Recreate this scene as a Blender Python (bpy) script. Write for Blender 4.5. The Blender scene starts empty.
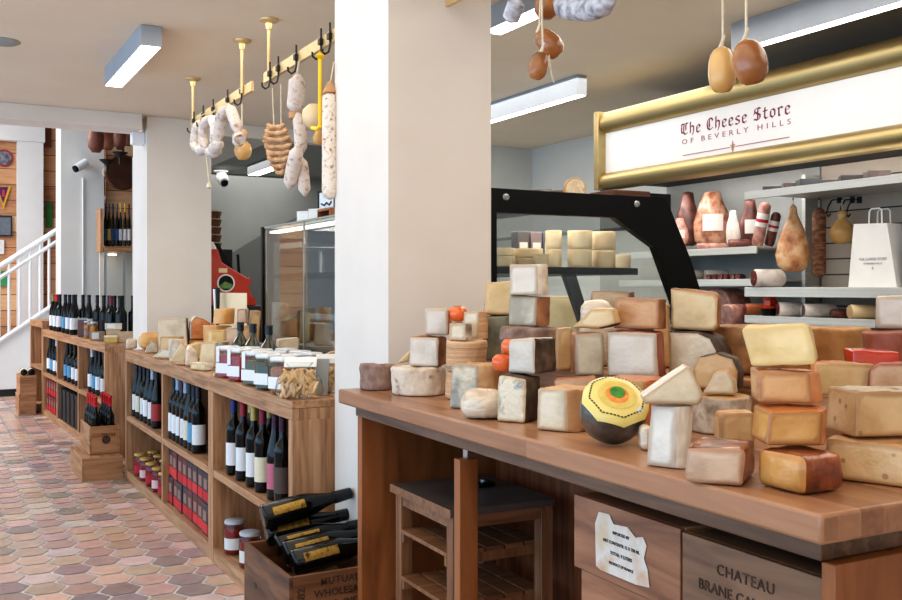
import bpy, bmesh, random
from math import *
from mathutils import Vector, Matrix, noise

random.seed(7)
R = radians
COL = bpy.context.scene.collection
# ---------------------------------------------------------------- view geometry (room: +Y along the counters, +X to the fridges)
TH = R(29); F = 950.0; CX = 451; HZ = 288; EYE = 1.35
cT, sT = cos(TH), sin(TH)
def ray(px, py):
    u = (px - CX) / F
    return Vector((u * cT + sT, -u * sT + cT, (HZ - py) / F))
def at(px, py, d):
    r = ray(px, py) * d
    return Vector((r.x, r.y, EYE + r.z))
def on_z(px, py, z): return at(px, py, (z - EYE) / ray(px, py).z)
def on_x(px, py, x): return at(px, py, x / ray(px, py).x)
def on_y(px, py, y): return at(px, py, y / ray(px, py).y)
def facing(px):                      # z rotation that turns a thing's -Y face to the viewpoint
    r = ray(px, HZ); return -atan2(r.x, r.y)

# ---------------------------------------------------------------- materials
def lin(c):
    def f(v):
        v /= 255.0
        return v / 12.92 if v <= .04045 else ((v + .055) / 1.055) ** 2.4
    return (f(c[0]), f(c[1]), f(c[2]), 1)
MATS = {}
def newmat(name):
    m = bpy.data.materials.new(name); m.use_nodes = True
    nt = m.node_tree
    return m, nt, nt.nodes['Principled BSDF'], nt.nodes['Material Output']
def mat(name, cols, scale=6, rough=.5, bump=0, stretch=(1, 1, 1), metal=0, coat=0, detail=5, distort=0, var=0.06, spec=.5,
        emit=0, rnd=True, bscale=None, lo=.3, hi=.7, edge=None, pores=None):
    """noise-coloured surface: cols = list of 0-255 colours spread over the noise range"""
    if name in MATS: return MATS[name]
    m, nt, b, out = newmat(name); N, L = nt.nodes, nt.links
    if isinstance(cols[0], (int, float)): cols = [cols]
    tc = N.new('ShaderNodeTexCoord'); mp = N.new('ShaderNodeMapping'); oi = N.new('ShaderNodeObjectInfo')
    mp.inputs['Scale'].default_value = stretch
    L.new(tc.outputs['Object'], mp.inputs['Vector'])
    vec = mp.outputs['Vector']
    if rnd:
        mu = N.new('ShaderNodeMath'); mu.operation = 'MULTIPLY'; mu.inputs[1].default_value = 37
        L.new(oi.outputs['Random'], mu.inputs[0]); L.new(mu.outputs[0], mp.inputs['Location'])
    nz = N.new('ShaderNodeTexNoise'); nz.inputs['Scale'].default_value = scale
    nz.inputs['Detail'].default_value = detail; nz.inputs['Distortion'].default_value = distort
    L.new(vec, nz.inputs['Vector'])
    if len(cols) > 1:
        cr = N.new('ShaderNodeValToRGB')
        while len(cr.color_ramp.elements) < len(cols): cr.color_ramp.elements.new(.5)
        for i, c in enumerate(cols):
            e = cr.color_ramp.elements[i]; e.position = lo + (hi - lo) * i / (len(cols) - 1); e.color = lin(c)
        L.new(nz.outputs['Fac'], cr.inputs['Fac']); csock = cr.outputs['Color']
    else:
        rgb = N.new('ShaderNodeRGB'); rgb.outputs[0].default_value = lin(cols[0]); csock = rgb.outputs[0]
    if var:
        hs = N.new('ShaderNodeHueSaturation'); mr = N.new('ShaderNodeMapRange')
        mr.inputs['To Min'].default_value = 1 - var; mr.inputs['To Max'].default_value = 1 + var
        L.new(oi.outputs['Random'], mr.inputs['Value']); L.new(mr.outputs['Result'], hs.inputs['Value'])
        L.new(csock, hs.inputs['Color']); csock = hs.outputs['Color']
    if edge:
        ea = N.new('ShaderNodeAttribute'); ea.attribute_name = 'edge'
        ad = N.new('ShaderNodeMath'); ad.operation = 'MULTIPLY_ADD'; ad.inputs[1].default_value = -.022; L.new(nz.outputs['Fac'], ad.inputs[0]); L.new(ea.outputs['Fac'], ad.inputs[2])
        er = N.new('ShaderNodeMapRange'); er.inputs['From Min'].default_value = -.0095; er.inputs['From Max'].default_value = .001; er.interpolation_type = 'SMOOTHSTEP'
        er.inputs['To Min'].default_value = .75; er.inputs['To Max'].default_value = 0; L.new(ad.outputs[0], er.inputs['Value'])
        mx = N.new('ShaderNodeMix'); mx.data_type = 'RGBA'; mx.inputs['B'].default_value = lin(edge); L.new(er.outputs[0], mx.inputs['Factor']); L.new(csock, mx.inputs['A']); csock = mx.outputs['Result']
    if pores:
        vo = N.new('ShaderNodeTexVoronoi'); vo.inputs['Scale'].default_value = pores[0]; L.new(tc.outputs['Object'], vo.inputs['Vector'])
        pr_ = N.new('ShaderNodeMapRange'); pr_.inputs['From Min'].default_value = pores[1]; pr_.inputs['From Max'].default_value = pores[1] + .05; pr_.inputs['To Min'].default_value = .6; pr_.inputs['To Max'].default_value = 0
        L.new(vo.outputs['Distance'], pr_.inputs['Value'])
        mx = N.new('ShaderNodeMix'); mx.data_type = 'RGBA'; mx.inputs['B'].default_value = lin(pores[2]); L.new(pr_.outputs[0], mx.inputs['Factor']); L.new(csock, mx.inputs['A']); csock = mx.outputs['Result']
    L.new(csock, b.inputs['Base Color'])
    b.inputs['Roughness'].default_value = rough; b.inputs['Metallic'].default_value = metal
    b.inputs['Coat Weight'].default_value = coat; b.inputs['Coat Roughness'].default_value = .18
    b.inputs['Specular IOR Level'].default_value = spec
    if emit:
        L.new(csock, b.inputs['Emission Color']); b.inputs['Emission Strength'].default_value = emit
    if bump:
        bp = N.new('ShaderNodeBump'); bp.inputs['Strength'].default_value = bump; bp.inputs['Distance'].default_value = .01
        if bscale:
            n2 = N.new('ShaderNodeTexNoise'); n2.inputs['Scale'].default_value = bscale; L.new(vec, n2.inputs['Vector'])
            L.new(n2.outputs['Fac'], bp.inputs['Height'])
        else: L.new(nz.outputs['Fac'], bp.inputs['Height'])
        L.new(bp.outputs['Normal'], b.inputs['Normal'])
        if coat: L.new(bp.outputs['Normal'], b.inputs['Coat Normal'])
    MATS[name] = m
    return m
def wood(name, cols, axis='y', scale=3, rough=.45, bump=.08, k=14, **kw):
    st = {'x': (1, k, k), 'y': (k, 1, k), 'z': (k, k, 1)}[axis]
    return mat(name + '_' + axis, cols, scale=scale, rough=rough, bump=bump, stretch=st, distort=.7, detail=8, **kw)
def objcol(name, rough=.5, metal=0, coat=0, noise_amt=.12, scale=30):
    """colour comes from the object's own colour, mottled a little"""
    if name in MATS: return MATS[name]
    m, nt, b, out = newmat(name); N, L = nt.nodes, nt.links
    oi = N.new('ShaderNodeObjectInfo'); tc = N.new('ShaderNodeTexCoord'); nz = N.new('ShaderNodeTexNoise')
    nz.inputs['Scale'].default_value = scale; L.new(tc.outputs['Object'], nz.inputs['Vector'])
    mr = N.new('ShaderNodeMapRange'); mr.inputs['To Min'].default_value = 1 - noise_amt; mr.inputs['To Max'].default_value = 1 + noise_amt
    L.new(nz.outputs['Fac'], mr.inputs['Value'])
    hs = N.new('ShaderNodeHueSaturation'); L.new(oi.outputs['Color'], hs.inputs['Color']); L.new(mr.outputs['Result'], hs.inputs['Value'])
    L.new(hs.outputs['Color'], b.inputs['Base Color'])
    b.inputs['Roughness'].default_value = rough; b.inputs['Metallic'].default_value = metal; b.inputs['Coat Weight'].default_value = coat
    MATS[name] = m
    return m
def glass(name, tint=(225, 240, 235), fac=.12, rough=.02):
    if name in MATS: return MATS[name]
    m, nt, b, out = newmat(name); N, L = nt.nodes, nt.links
    N.remove(b)
    tr = N.new('ShaderNodeBsdfTransparent'); tr.inputs[0].default_value = lin(tint)
    gl = N.new('ShaderNodeBsdfGlossy'); gl.inputs['Roughness'].default_value = rough
    lw = N.new('ShaderNodeLayerWeight'); lw.inputs['Blend'].default_value = .25
    ad = N.new('ShaderNodeMath'); ad.operation = 'MULTIPLY_ADD'; ad.inputs[1].default_value = .6; ad.inputs[2].default_value = fac
    mx = N.new('ShaderNodeMixShader')
    L.new(lw.outputs['Fresnel'], ad.inputs[0]); L.new(ad.outputs[0], mx.inputs[0])
    L.new(tr.outputs[0], mx.inputs[1]); L.new(gl.outputs[0], mx.inputs[2]); L.new(mx.outputs[0], out.inputs['Surface'])
    MATS[name] = m
    return m
def strips(name, axis, width, cols, rough=.4, bump=.05, length=.9, grain=(14, 1, 14), groove=0):
    """glued strips or planks of changing colour, running along the other axis; axis = the axis across the strips"""
    if name in MATS: return MATS[name]
    m, nt, b, out = newmat(name); N, L = nt.nodes, nt.links
    tc = N.new('ShaderNodeTexCoord'); sx = N.new('ShaderNodeSeparateXYZ'); L.new(tc.outputs['Object'], sx.inputs[0])
    def math(op, a, v=None, w=None):
        n = N.new('ShaderNodeMath'); n.operation = op
        for i, q in enumerate((a, v, w)):
            if q is None: continue
            if isinstance(q, (int, float)): n.inputs[i].default_value = q
            else: L.new(q, n.inputs[i])
        return n.outputs[0]
    ax = {'x': 0, 'y': 1, 'z': 2}
    run = {'x': 1, 'y': 0, 'z': 1}[axis]
    q = math('DIVIDE', math('ADD', sx.outputs[ax[axis]], width * .31), width); fl = math('FLOOR', q)
    seg = math('FLOOR', math('ADD', math('DIVIDE', sx.outputs[run], length), math('MULTIPLY', fl, .37)))
    cb = N.new('ShaderNodeCombineXYZ'); L.new(fl, cb.inputs[0]); L.new(seg, cb.inputs[1])
    wn = N.new('ShaderNodeTexWhiteNoise'); wn.noise_dimensions = '3D'; L.new(cb.outputs[0], wn.inputs['Vector'])
    mp = N.new('ShaderNodeMapping'); mp.inputs['Scale'].default_value = grain; L.new(tc.outputs['Object'], mp.inputs['Vector'])
    L.new(wn.outputs['Color'], mp.inputs['Location'])
    nz = N.new('ShaderNodeTexNoise'); nz.inputs['Scale'].default_value = 3; nz.inputs['Detail'].default_value = 8; nz.inputs['Distortion'].default_value = .6
    L.new(mp.outputs[0], nz.inputs['Vector'])
    mixv = math('ADD', math('MULTIPLY', wn.outputs['Value'], .5), math('MULTIPLY', nz.outputs['Fac'], .5))
    cr = N.new('ShaderNodeValToRGB')
    while len(cr.color_ramp.elements) < len(cols): cr.color_ramp.elements.new(.5)
    for i, c in enumerate(cols):
        e = cr.color_ramp.elements[i]; e.position = .15 + .7 * i / (len(cols) - 1); e.color = lin(c)
    L.new(mixv, cr.inputs['Fac']); cs = cr.outputs['Color']
    if groove:
        fr = math('FRACT', q); e1 = math('LESS_THAN', fr, groove)
        mx = N.new('ShaderNodeMix'); mx.data_type = 'RGBA'; mx.inputs['B'].default_value = lin([x * .35 for x in cols[0]])
        L.new(e1, mx.inputs['Factor']); L.new(cs, mx.inputs['A']); cs = mx.outputs['Result']
    L.new(cs, b.inputs['Base Color']); b.inputs['Roughness'].default_value = rough
    bp = N.new('ShaderNodeBump'); bp.inputs['Strength'].default_value = bump; bp.inputs['Distance'].default_value = .01
    L.new(nz.outputs['Fac'], bp.inputs['Height']); L.new(bp.outputs['Normal'], b.inputs['Normal'])
    MATS[name] = m
    return m

OAK = [(138, 98, 68), (176, 132, 96), (198, 156, 118)]
M = dict(
    plaster=mat('plaster_beige', [(222, 213, 203), (228, 220, 211)], scale=3, rough=.85, var=0),
    plaster_white=mat('plaster_white', [(224, 226, 226), (232, 233, 232)], scale=3, rough=.8, var=0),
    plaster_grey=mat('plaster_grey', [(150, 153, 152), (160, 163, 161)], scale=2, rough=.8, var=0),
    plaster_blue=mat('plaster_pale_grey', [(210, 210, 206), (218, 218, 214)], scale=2, rough=.8, var=0),
    ceiling=mat('ceiling_paint', [(222, 207, 187), (228, 214, 195)], scale=2, rough=.8, var=0),
    oak_y=wood('oak', OAK, 'y'), oak_x=wood('oak', OAK, 'x'), oak_z=wood('oak', OAK, 'z'),
    dark_y=wood('counter_wood', [(84, 47, 26), (120, 70, 40), (140, 86, 52)], 'y'),
    dark_z=wood('counter_wood', [(84, 47, 26), (120, 70, 40), (140, 86, 52)], 'z'),
    warm_z=wood('panel_wood', [(120, 70, 36), (150, 92, 50), (165, 105, 62)], 'z', scale=2, k=6),
    shelfw=wood('rack_wood', [(110, 74, 50), (140, 98, 68), (158, 116, 84)], 'x'),
    shelfz=wood('rack_wood', [(110, 74, 50), (140, 98, 68), (158, 116, 84)], 'z'),
    rack_top=mat('rack_top_dark', [(84, 78, 76), (104, 96, 92)], rough=.45, scale=12),
    crate=wood('crate_wood', [(140, 96, 62), (174, 128, 90), (192, 148, 110)], 'y', k=9),
    crate_x=wood('crate_wood', [(140, 96, 62), (174, 128, 90), (192, 148, 110)], 'x', k=9),
    crate_dark=wood('old_crate_wood', [(62, 42, 32), (104, 70, 48), (134, 94, 64)], 'y', k=7, rough=.6),
    crate_dark_x=wood('old_crate_wood', [(70, 46, 32), (118, 78, 50), (146, 100, 66)], 'x', k=7, rough=.6),
    black=mat('black_metal', [(6, 6, 7), (10, 10, 11)], rough=.42, scale=8, var=0, spec=.25),
    black_matte=mat('black_matte', [(22, 22, 24), (32, 32, 34)], rough=.6),
    iron=mat('black_iron', [(24, 23, 22), (34, 32, 30)], rough=.5, scale=30),
    brass=mat('brushed_brass', [(176, 156, 112), (188, 170, 126)], rough=.42, metal=.95, scale=14, stretch=(1, .1, 1), var=0),
    brass_rail=mat('satin_brass', [(212, 184, 134), (222, 198, 150)], rough=.45, metal=.6, scale=20, var=0),
    chrome=mat('chrome', [(190, 192, 195)], rough=.2, metal=1, var=0),
    steel=mat('shelf_steel', [(186, 186, 182), (205, 204, 199)], rough=.42, metal=.35, scale=12, stretch=(1, .05, 6), var=0),
    sign=mat('sign_white', [(228, 226, 226), (234, 232, 232)], rough=.4, var=0, scale=3),
    ink=mat('maroon_ink', [(128, 40, 70)], rough=.5, var=0), ink2=mat('faded_maroon_ink', [(168, 110, 118)], rough=.5, var=0),
    ink_dark=mat('dark_stamp_ink', [(50, 36, 28), (92, 66, 50)], rough=.8, var=0, scale=60),
    ink_print=mat('print_ink', [(70, 66, 64)], rough=.8, var=0),
    lightbox=mat('light_fixture_grey', [(156, 162, 170), (164, 170, 178)], rough=.5, var=0),
    glow=mat('light_diffuser', [(255, 250, 240)], rough=.5, emit=9, var=0),
    glow_soft=mat('spot_glow', [(255, 246, 232)], rough=.5, emit=4, var=0),
    white=mat('white_paint', [(226, 229, 232), (233, 236, 238)], rough=.45, var=0),
    paper=mat('white_paper', [(232, 230, 226), (240, 238, 234)], rough=.7, bump=.06, scale=9),
    cardboard=mat('cream_card', [(226, 205, 168), (233, 214, 180)], rough=.7),
    kraft=mat('kraft_box', [(196, 160, 118), (212, 180, 140)], rough=.7),
    bottle=mat('dark_bottle_glass', [(7, 10, 10), (11, 15, 13)], rough=.10, coat=.05, spec=.35, var=0),
    oil=mat('oil_bottle_glass', [(40, 40, 16), (58, 52, 20)], rough=.06, coat=.6, var=.1),
    blue_bottle=mat('blue_bottle_glass', [(16, 40, 66), (24, 54, 84)], rough=.08, coat=.6, var=.1),
    label=objcol('bottle_label', .6, noise_amt=.05, scale=60), foil=objcol('bottle_foil', .32, .25),
    gold=mat('gold_label', [(120, 92, 40), (176, 142, 70), (60, 45, 20)], rough=.35, metal=.6, scale=60),
    stuffc=objcol('jar_contents', .45, coat=.1, noise_amt=.4, scale=60), lid=objcol('jar_lid', .35, .2),
    box=objcol('printed_pack', .45, noise_amt=.3, scale=25),
    glass=glass('clear_glass', (244, 250, 248), fac=.04), caseglass=glass('case_glass', (250, 253, 252), .03), jarglass=glass('jar_glass', (250, 252, 251), .02),
    string=mat('twine', [(205, 192, 166), (222, 210, 186)], rough=.9, scale=80),
    yellow=mat('yellow_strap', [(238, 196, 20), (246, 208, 40)], rough=.5, scale=20),
    slicer=mat('red_enamel', [(186, 52, 30), (196, 60, 36)], rough=.25, coat=.6, var=0),
    tomato=mat('tomato_skin', [(220, 92, 40), (236, 126, 62)], rough=.22, coat=.5, scale=8),
    leafgreen=mat('stem_green', [(70, 96, 40), (96, 120, 60)], rough=.7),
    slat=strips('slatwall', 'z', .085, [(168, 154, 140), (184, 170, 156)], rough=.6, grain=(6, 1, 6), groove=.09),
    fridge_in=mat('fridge_lining', [(150, 152, 150), (166, 166, 162)], rough=.4, scale=4, var=0),
    plank=strips('plank_wall', 'z', .22, [(150, 98, 66), (196, 146, 106), (214, 170, 130), (228, 196, 158)], rough=.6, length=1.1, grain=(1, 6, 12), groove=.04),
    butcher=strips('butcher_block', 'x', .05, [(116, 78, 54), (152, 108, 78), (176, 130, 98), (198, 156, 122)], rough=.3, length=.8),
    apron=wood('apron_wood', [(84, 58, 40), (112, 82, 60), (130, 98, 74)], 'y'),
)
# cheese pastes and rinds
def paste(nm, cols, edge, **kw):
    a = dict(scale=9, rough=.45, bump=.16, bscale=70, coat=.2, lo=.34, hi=.66, edge=edge, detail=7, var=.05); a.update(kw)
    return mat('paste_' + nm, cols, **a)
P = dict(
    ivory=paste('ivory', [(198, 180, 150), (224, 208, 180), (230, 216, 192)], (176, 138, 96)),
    white=paste('white', [(196, 184, 168), (218, 208, 194), (226, 218, 206)], (176, 150, 122), coat=.3),
    cream=paste('cream', [(206, 178, 130), (226, 200, 154), (232, 210, 168)], (176, 130, 78)),
    yellow=paste('yellow', [(212, 180, 116), (230, 202, 142), (236, 212, 156)], (214, 186, 124), coat=.5, bscale=26, bump=.3, stretch=(1, 1, 1)),
    gold=paste('gold', [(170, 114, 52), (206, 152, 84), (218, 170, 104)], (150, 86, 40), coat=.45, bump=.25, bscale=40),
    amber=paste('amber', [(190, 134, 84), (214, 164, 112), (222, 178, 128)], (160, 100, 58), coat=.35),
    tan=paste('tan', [(188, 146, 96), (214, 176, 126), (222, 188, 142)], (158, 112, 68)),
    pink=paste('pinkish', [(184, 148, 116), (208, 174, 142), (218, 188, 158)], (150, 96, 64), coat=.3),
    grey=paste('greyish', [(164, 152, 130), (200, 188, 164), (214, 204, 184)], (134, 112, 88), coat=.35),
    veined=paste('crumbly_veined', [(150, 146, 134), (190, 180, 158), (216, 204, 178), (206, 190, 158)], (150, 122, 88), scale=16, bump=.4, bscale=50, coat=.35),
    holes=paste('tan_holes', [(196, 154, 104), (218, 182, 132), (226, 192, 146)], (164, 116, 70), pores=(26, .11, (140, 94, 56)), coat=.25),
    blue=paste('blue_veined', [(226, 216, 194), (222, 210, 186), (218, 206, 182), (224, 212, 188), (136, 144, 146), (214, 204, 182), (206, 194, 168)], (190, 160, 120), scale=17, bump=.25, distort=1.6, detail=4, lo=.3, hi=.78),
)
K = dict(
    brown=mat('rind_brown', [(112, 70, 44), (158, 106, 70), (186, 134, 96)], scale=16, rough=.6, bump=.4, coat=.1),
    dark=mat('rind_dark', [(48, 38, 32), (82, 66, 54), (122, 104, 88)], scale=22, rough=.6, bump=.5),
    mould=mat('rind_mouldy_grey', [(110, 92, 78), (172, 154, 134), (206, 192, 172), (142, 122, 104)], scale=20, rough=.8, bump=.5),
    white=mat('rind_white_bloom', [(208, 196, 178), (226, 216, 200), (186, 162, 138)], scale=14, rough=.8, bump=.35),
    tan=mat('rind_tan', [(170, 122, 80), (206, 160, 114), (222, 184, 140)], scale=14, rough=.55, bump=.3, coat=.15),
    orange=mat('rind_orange', [(176, 94, 48), (206, 128, 70), (222, 156, 96)], scale=12, rough=.4, bump=.35, coat=.4),
    spotted=mat('rind_spotted_white', [(150, 108, 90), (216, 198, 178), (228, 212, 192), (222, 204, 186)], scale=26, rough=.75, bump=.45, lo=.3, hi=.6),
    glazed=mat('rind_glazed_brown', [(88, 40, 20), (140, 70, 36), (178, 104, 60)], scale=20, rough=.3, bump=.55, coat=.6),
    comte=mat('rind_dark_golden', [(120, 78, 46), (156, 108, 64), (182, 134, 84)], scale=18, rough=.6, bump=.35),
    orangeloaf=mat('rind_warm_orange', [(206, 146, 74), (224, 172, 104), (232, 190, 130)], scale=10, rough=.45, bump=.25, coat=.3),
    golden=mat('rind_golden_brown', [(150, 106, 60), (182, 134, 80), (202, 158, 104)], scale=14, rough=.55, bump=.3),
    yellow=mat('rind_pale_yellow', [(224, 196, 136), (234, 210, 156)], scale=8, rough=.4, coat=.4),
    purple=mat('rind_purple_brown', [(106, 80, 70), (142, 114, 100), (170, 144, 128)], scale=24, rough=.75, bump=.5),
    ribbed=mat('rind_ribbed_tan', [(178, 132, 94), (200, 158, 118), (216, 178, 140)], scale=4, stretch=(.4, .4, 26), rough=.65, bump=.5, detail=2),
    red=mat('rind_red_wax', [(176, 42, 18), (204, 62, 26)], scale=8, rough=.25, coat=.6, bump=.1),
    redbrown=mat('rind_red_brown', [(118, 60, 40), (150, 82, 58), (170, 100, 74)], scale=14, rough=.5, bump=.3),
    wrapped=mat('rind_paper_wrapped', [(190, 166, 140), (224, 208, 186), (206, 184, 158)], scale=9, stretch=(1, 1, 4), rough=.35, bump=.7, coat=.5, distort=1),
    truffle=mat('rind_black_grey', [(44, 38, 34), (74, 64, 56), (104, 92, 80)], scale=26, rough=.4, bump=.3, coat=.5),
    green=mat('rind_grey_green', [(96, 96, 78), (136, 134, 112), (158, 154, 134)], scale=14, rough=.6, bump=.3),
)

# ---------------------------------------------------------------- mesh helpers
class MB:
    def __init__(s): s.bm = bmesh.new()
    def _xf(s, vs, Mx):
        if Mx is not None: bmesh.ops.transform(s.bm, matrix=Mx, verts=vs)
        return s
    def box(s, x0, x1, y0, y1, z0, z1, Mx=None):
        v = [s.bm.verts.new(p) for p in ((x0, y0, z0), (x1, y0, z0), (x1, y1, z0), (x0, y1, z0), (x0, y0, z1), (x1, y0, z1), (x1, y1, z1), (x0, y1, z1))]
        for f in ((0, 3, 2, 1), (4, 5, 6, 7), (0, 1, 5, 4), (1, 2, 6, 5), (2, 3, 7, 6), (3, 0, 4, 7)): s.bm.faces.new([v[i] for i in f])
        return s._xf(v, Mx)
    def prism(s, poly, z0, z1, Mx=None):
        n = len(poly); a = sum(poly[i][0] * poly[(i + 1) % n][1] - poly[(i + 1) % n][0] * poly[i][1] for i in range(n))
        if a < 0: poly = poly[::-1]
        lo = [s.bm.verts.new((p[0], p[1], z0)) for p in poly]; hi = [s.bm.verts.new((p[0], p[1], z1)) for p in poly]
        s.bm.faces.new(lo[::-1]); s.bm.faces.new(hi)
        for i in range(n): j = (i + 1) % n; s.bm.faces.new((lo[i], lo[j], hi[j], hi[i]))
        return s._xf(lo + hi, Mx)
    def lathe(s, prof, n=20, Mx=None, sx=1, sy=1):
        rings = []; allv = []
        for r, z in prof:
            if r < 1e-6: ring = [s.bm.verts.new((0, 0, z))]
            else: ring = [s.bm.verts.new((r * cos(2 * pi * i / n) * sx, r * sin(2 * pi * i / n) * sy, z)) for i in range(n)]
            rings.append(ring); allv += ring
        for a, b in zip(rings, rings[1:]):
            for i in range(n):
                j = (i + 1) % n
                if len(a) == 1 and len(b) == 1: break
                if len(a) == 1: s.bm.faces.new((a[0], b[j], b[i]))
                elif len(b) == 1: s.bm.faces.new((a[i], a[j], b[0]))
                else: s.bm.faces.new((a[i], a[j], b[j], b[i]))
        if len(rings[0]) > 1: s.bm.faces.new(rings[0][::-1])
        if len(rings[-1]) > 1: s.bm.faces.new(rings[-1])
        return s._xf(allv, Mx)
    def tube(s, pts, r, n=8, Mx=None, cap=True):
        pts = [Vector(p) for p in pts]; rs = r if isinstance(r, (list, tuple)) else [r] * len(pts)
        rings = []; allv = []; up = None
        for i, p in enumerate(pts):
            t = (pts[min(i + 1, len(pts) - 1)] - pts[max(i - 1, 0)]).normalized()
            if up is None: up = Vector((0, 0, 1)) if abs(t.z) < .9 else Vector((1, 0, 0))
            a = t.cross(up)
            if a.length < 1e-4: a = t.orthogonal()
            a.normalize(); b = a.cross(t).normalized(); up = b
            ring = [s.bm.verts.new(p + (a * cos(2 * pi * k / n) + b * sin(2 * pi * k / n)) * rs[i]) for k in range(n)]
            rings.append(ring); allv += ring
        for a, b in zip(rings, rings[1:]):
            for k in range(n): j = (k + 1) % n; s.bm.faces.new((a[k], a[j], b[j], b[k]))
        if cap: s.bm.faces.new(rings[0][::-1]); s.bm.faces.new(rings[-1])
        bmesh.ops.recalc_face_normals(s.bm, faces=list({f for v in allv for f in v.link_faces}))
        return s._xf(allv, Mx)
    def patch(s, r, a0, a1, z0, z1, n=8):          # a piece of cylinder wall
        lo = [s.bm.verts.new((r * cos(a0 + (a1 - a0) * i / n), r * sin(a0 + (a1 - a0) * i / n), z0)) for i in range(n + 1)]
        hi = [s.bm.verts.new((v.co.x, v.co.y, z1)) for v in lo]
        for i in range(n): s.bm.faces.new((lo[i], lo[i + 1], hi[i + 1], hi[i]))
        return s
    def jitter(s, amp, sc=12, seed=0):
        o = Vector((seed * 7.3, seed * 3.1, seed))
        s.bm.normal_update()
        for v in s.bm.verts: v.co += v.normal * noise.noise(v.co * sc + o) * amp
        return s
    def obj(s, name, m, parent=None, bevel=0, smooth=40, loc=None, seg=2):
        me = bpy.data.meshes.new(name); s.bm.normal_update(); s.bm.to_mesh(me); s.bm.free()
        me.materials.append(m)
        if smooth: me.shade_smooth(); me.set_sharp_from_angle(angle=R(smooth))
        o = bpy.data.objects.new(name, me); COL.objects.link(o)
        if parent is not None: o.parent = parent
        if loc is not None: o.location = loc
        if bevel:
            b = o.modifiers.new('bevel', 'BEVEL'); b.width = bevel; b.segments = seg; b.limit_method = 'ANGLE'; b.angle_limit = R(40)
        return o
USED = set()
def tag(o, label, cat, group=None, kind=None):
    if label: o['label'] = label
    if cat: o['category'] = cat
    if group: o['group'] = group
    if kind: o['kind'] = kind
    return o
def thing(name, label, cat, loc=(0, 0, 0), rz=0, group=None):
    o = bpy.data.objects.new(name, None); COL.objects.link(o); o.empty_display_size = .05
    o.location = loc; o.rotation_euler = (0, 0, rz)
    return tag(o, label, cat, group)
def struct(o): o['kind'] = 'structure'; return o
def dup(root, loc, rz=0, label=None, group=None, cols=None, rot=None):
    r = root.copy(); COL.objects.link(r); r.location = loc; r.rotation_euler = rot or (0, 0, rz)
    if label: r['label'] = label
    if group: r['group'] = group
    for ch in root.children:
        c = ch.copy(); COL.objects.link(c); c.parent = r
        k = ch.name.split('.')[0]
        if cols and k in cols: c.color = lin(cols[k])
        for g in ch.children:
            d = g.copy(); COL.objects.link(d); d.parent = c
    return r
def setcol(root, cols):
    for c in root.children:
        k = c.name.split('.')[0]
        if k in cols: c.color = lin(cols[k])
def paint(o, c): o.color = lin(c); return o
def TM(loc, xa, ya):                                   # matrix with given x and y axes
    x = Vector(xa).normalized(); y = Vector(ya).normalized(); z = x.cross(y)
    m = Matrix((x, y, z)).transposed().to_4x4(); m.translation = Vector(loc); return m
def text(body, size, m, parent, name, Mx, align='CENTER', ext=.0006, space=1.0, bold=0.0):
    cu = bpy.data.curves.new(name, 'FONT'); cu.body = body; cu.size = size; cu.align_x = align; cu.align_y = 'CENTER'
    cu.extrude = ext; cu.space_character = space; cu.offset = bold; cu.resolution_u = 3
    t = bpy.data.objects.new(name, cu); COL.objects.link(t)
    dg = bpy.context.evaluated_depsgraph_get(); me = bpy.data.meshes.new_from_object(t.evaluated_get(dg))
    bpy.data.objects.remove(t); bpy.data.curves.remove(cu)
    me.name = name; me.transform(Mx); me.materials.clear(); me.materials.append(m)
    o = bpy.data.objects.new(name, me); COL.objects.link(o); o.parent = parent
    return o

# ---------------------------------------------------------------- the room
CE = 2.63
def sbox(name, m, *b, bevel=0):
    o = MB().box(*b).obj(name, m, bevel=bevel); return struct(o)
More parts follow.
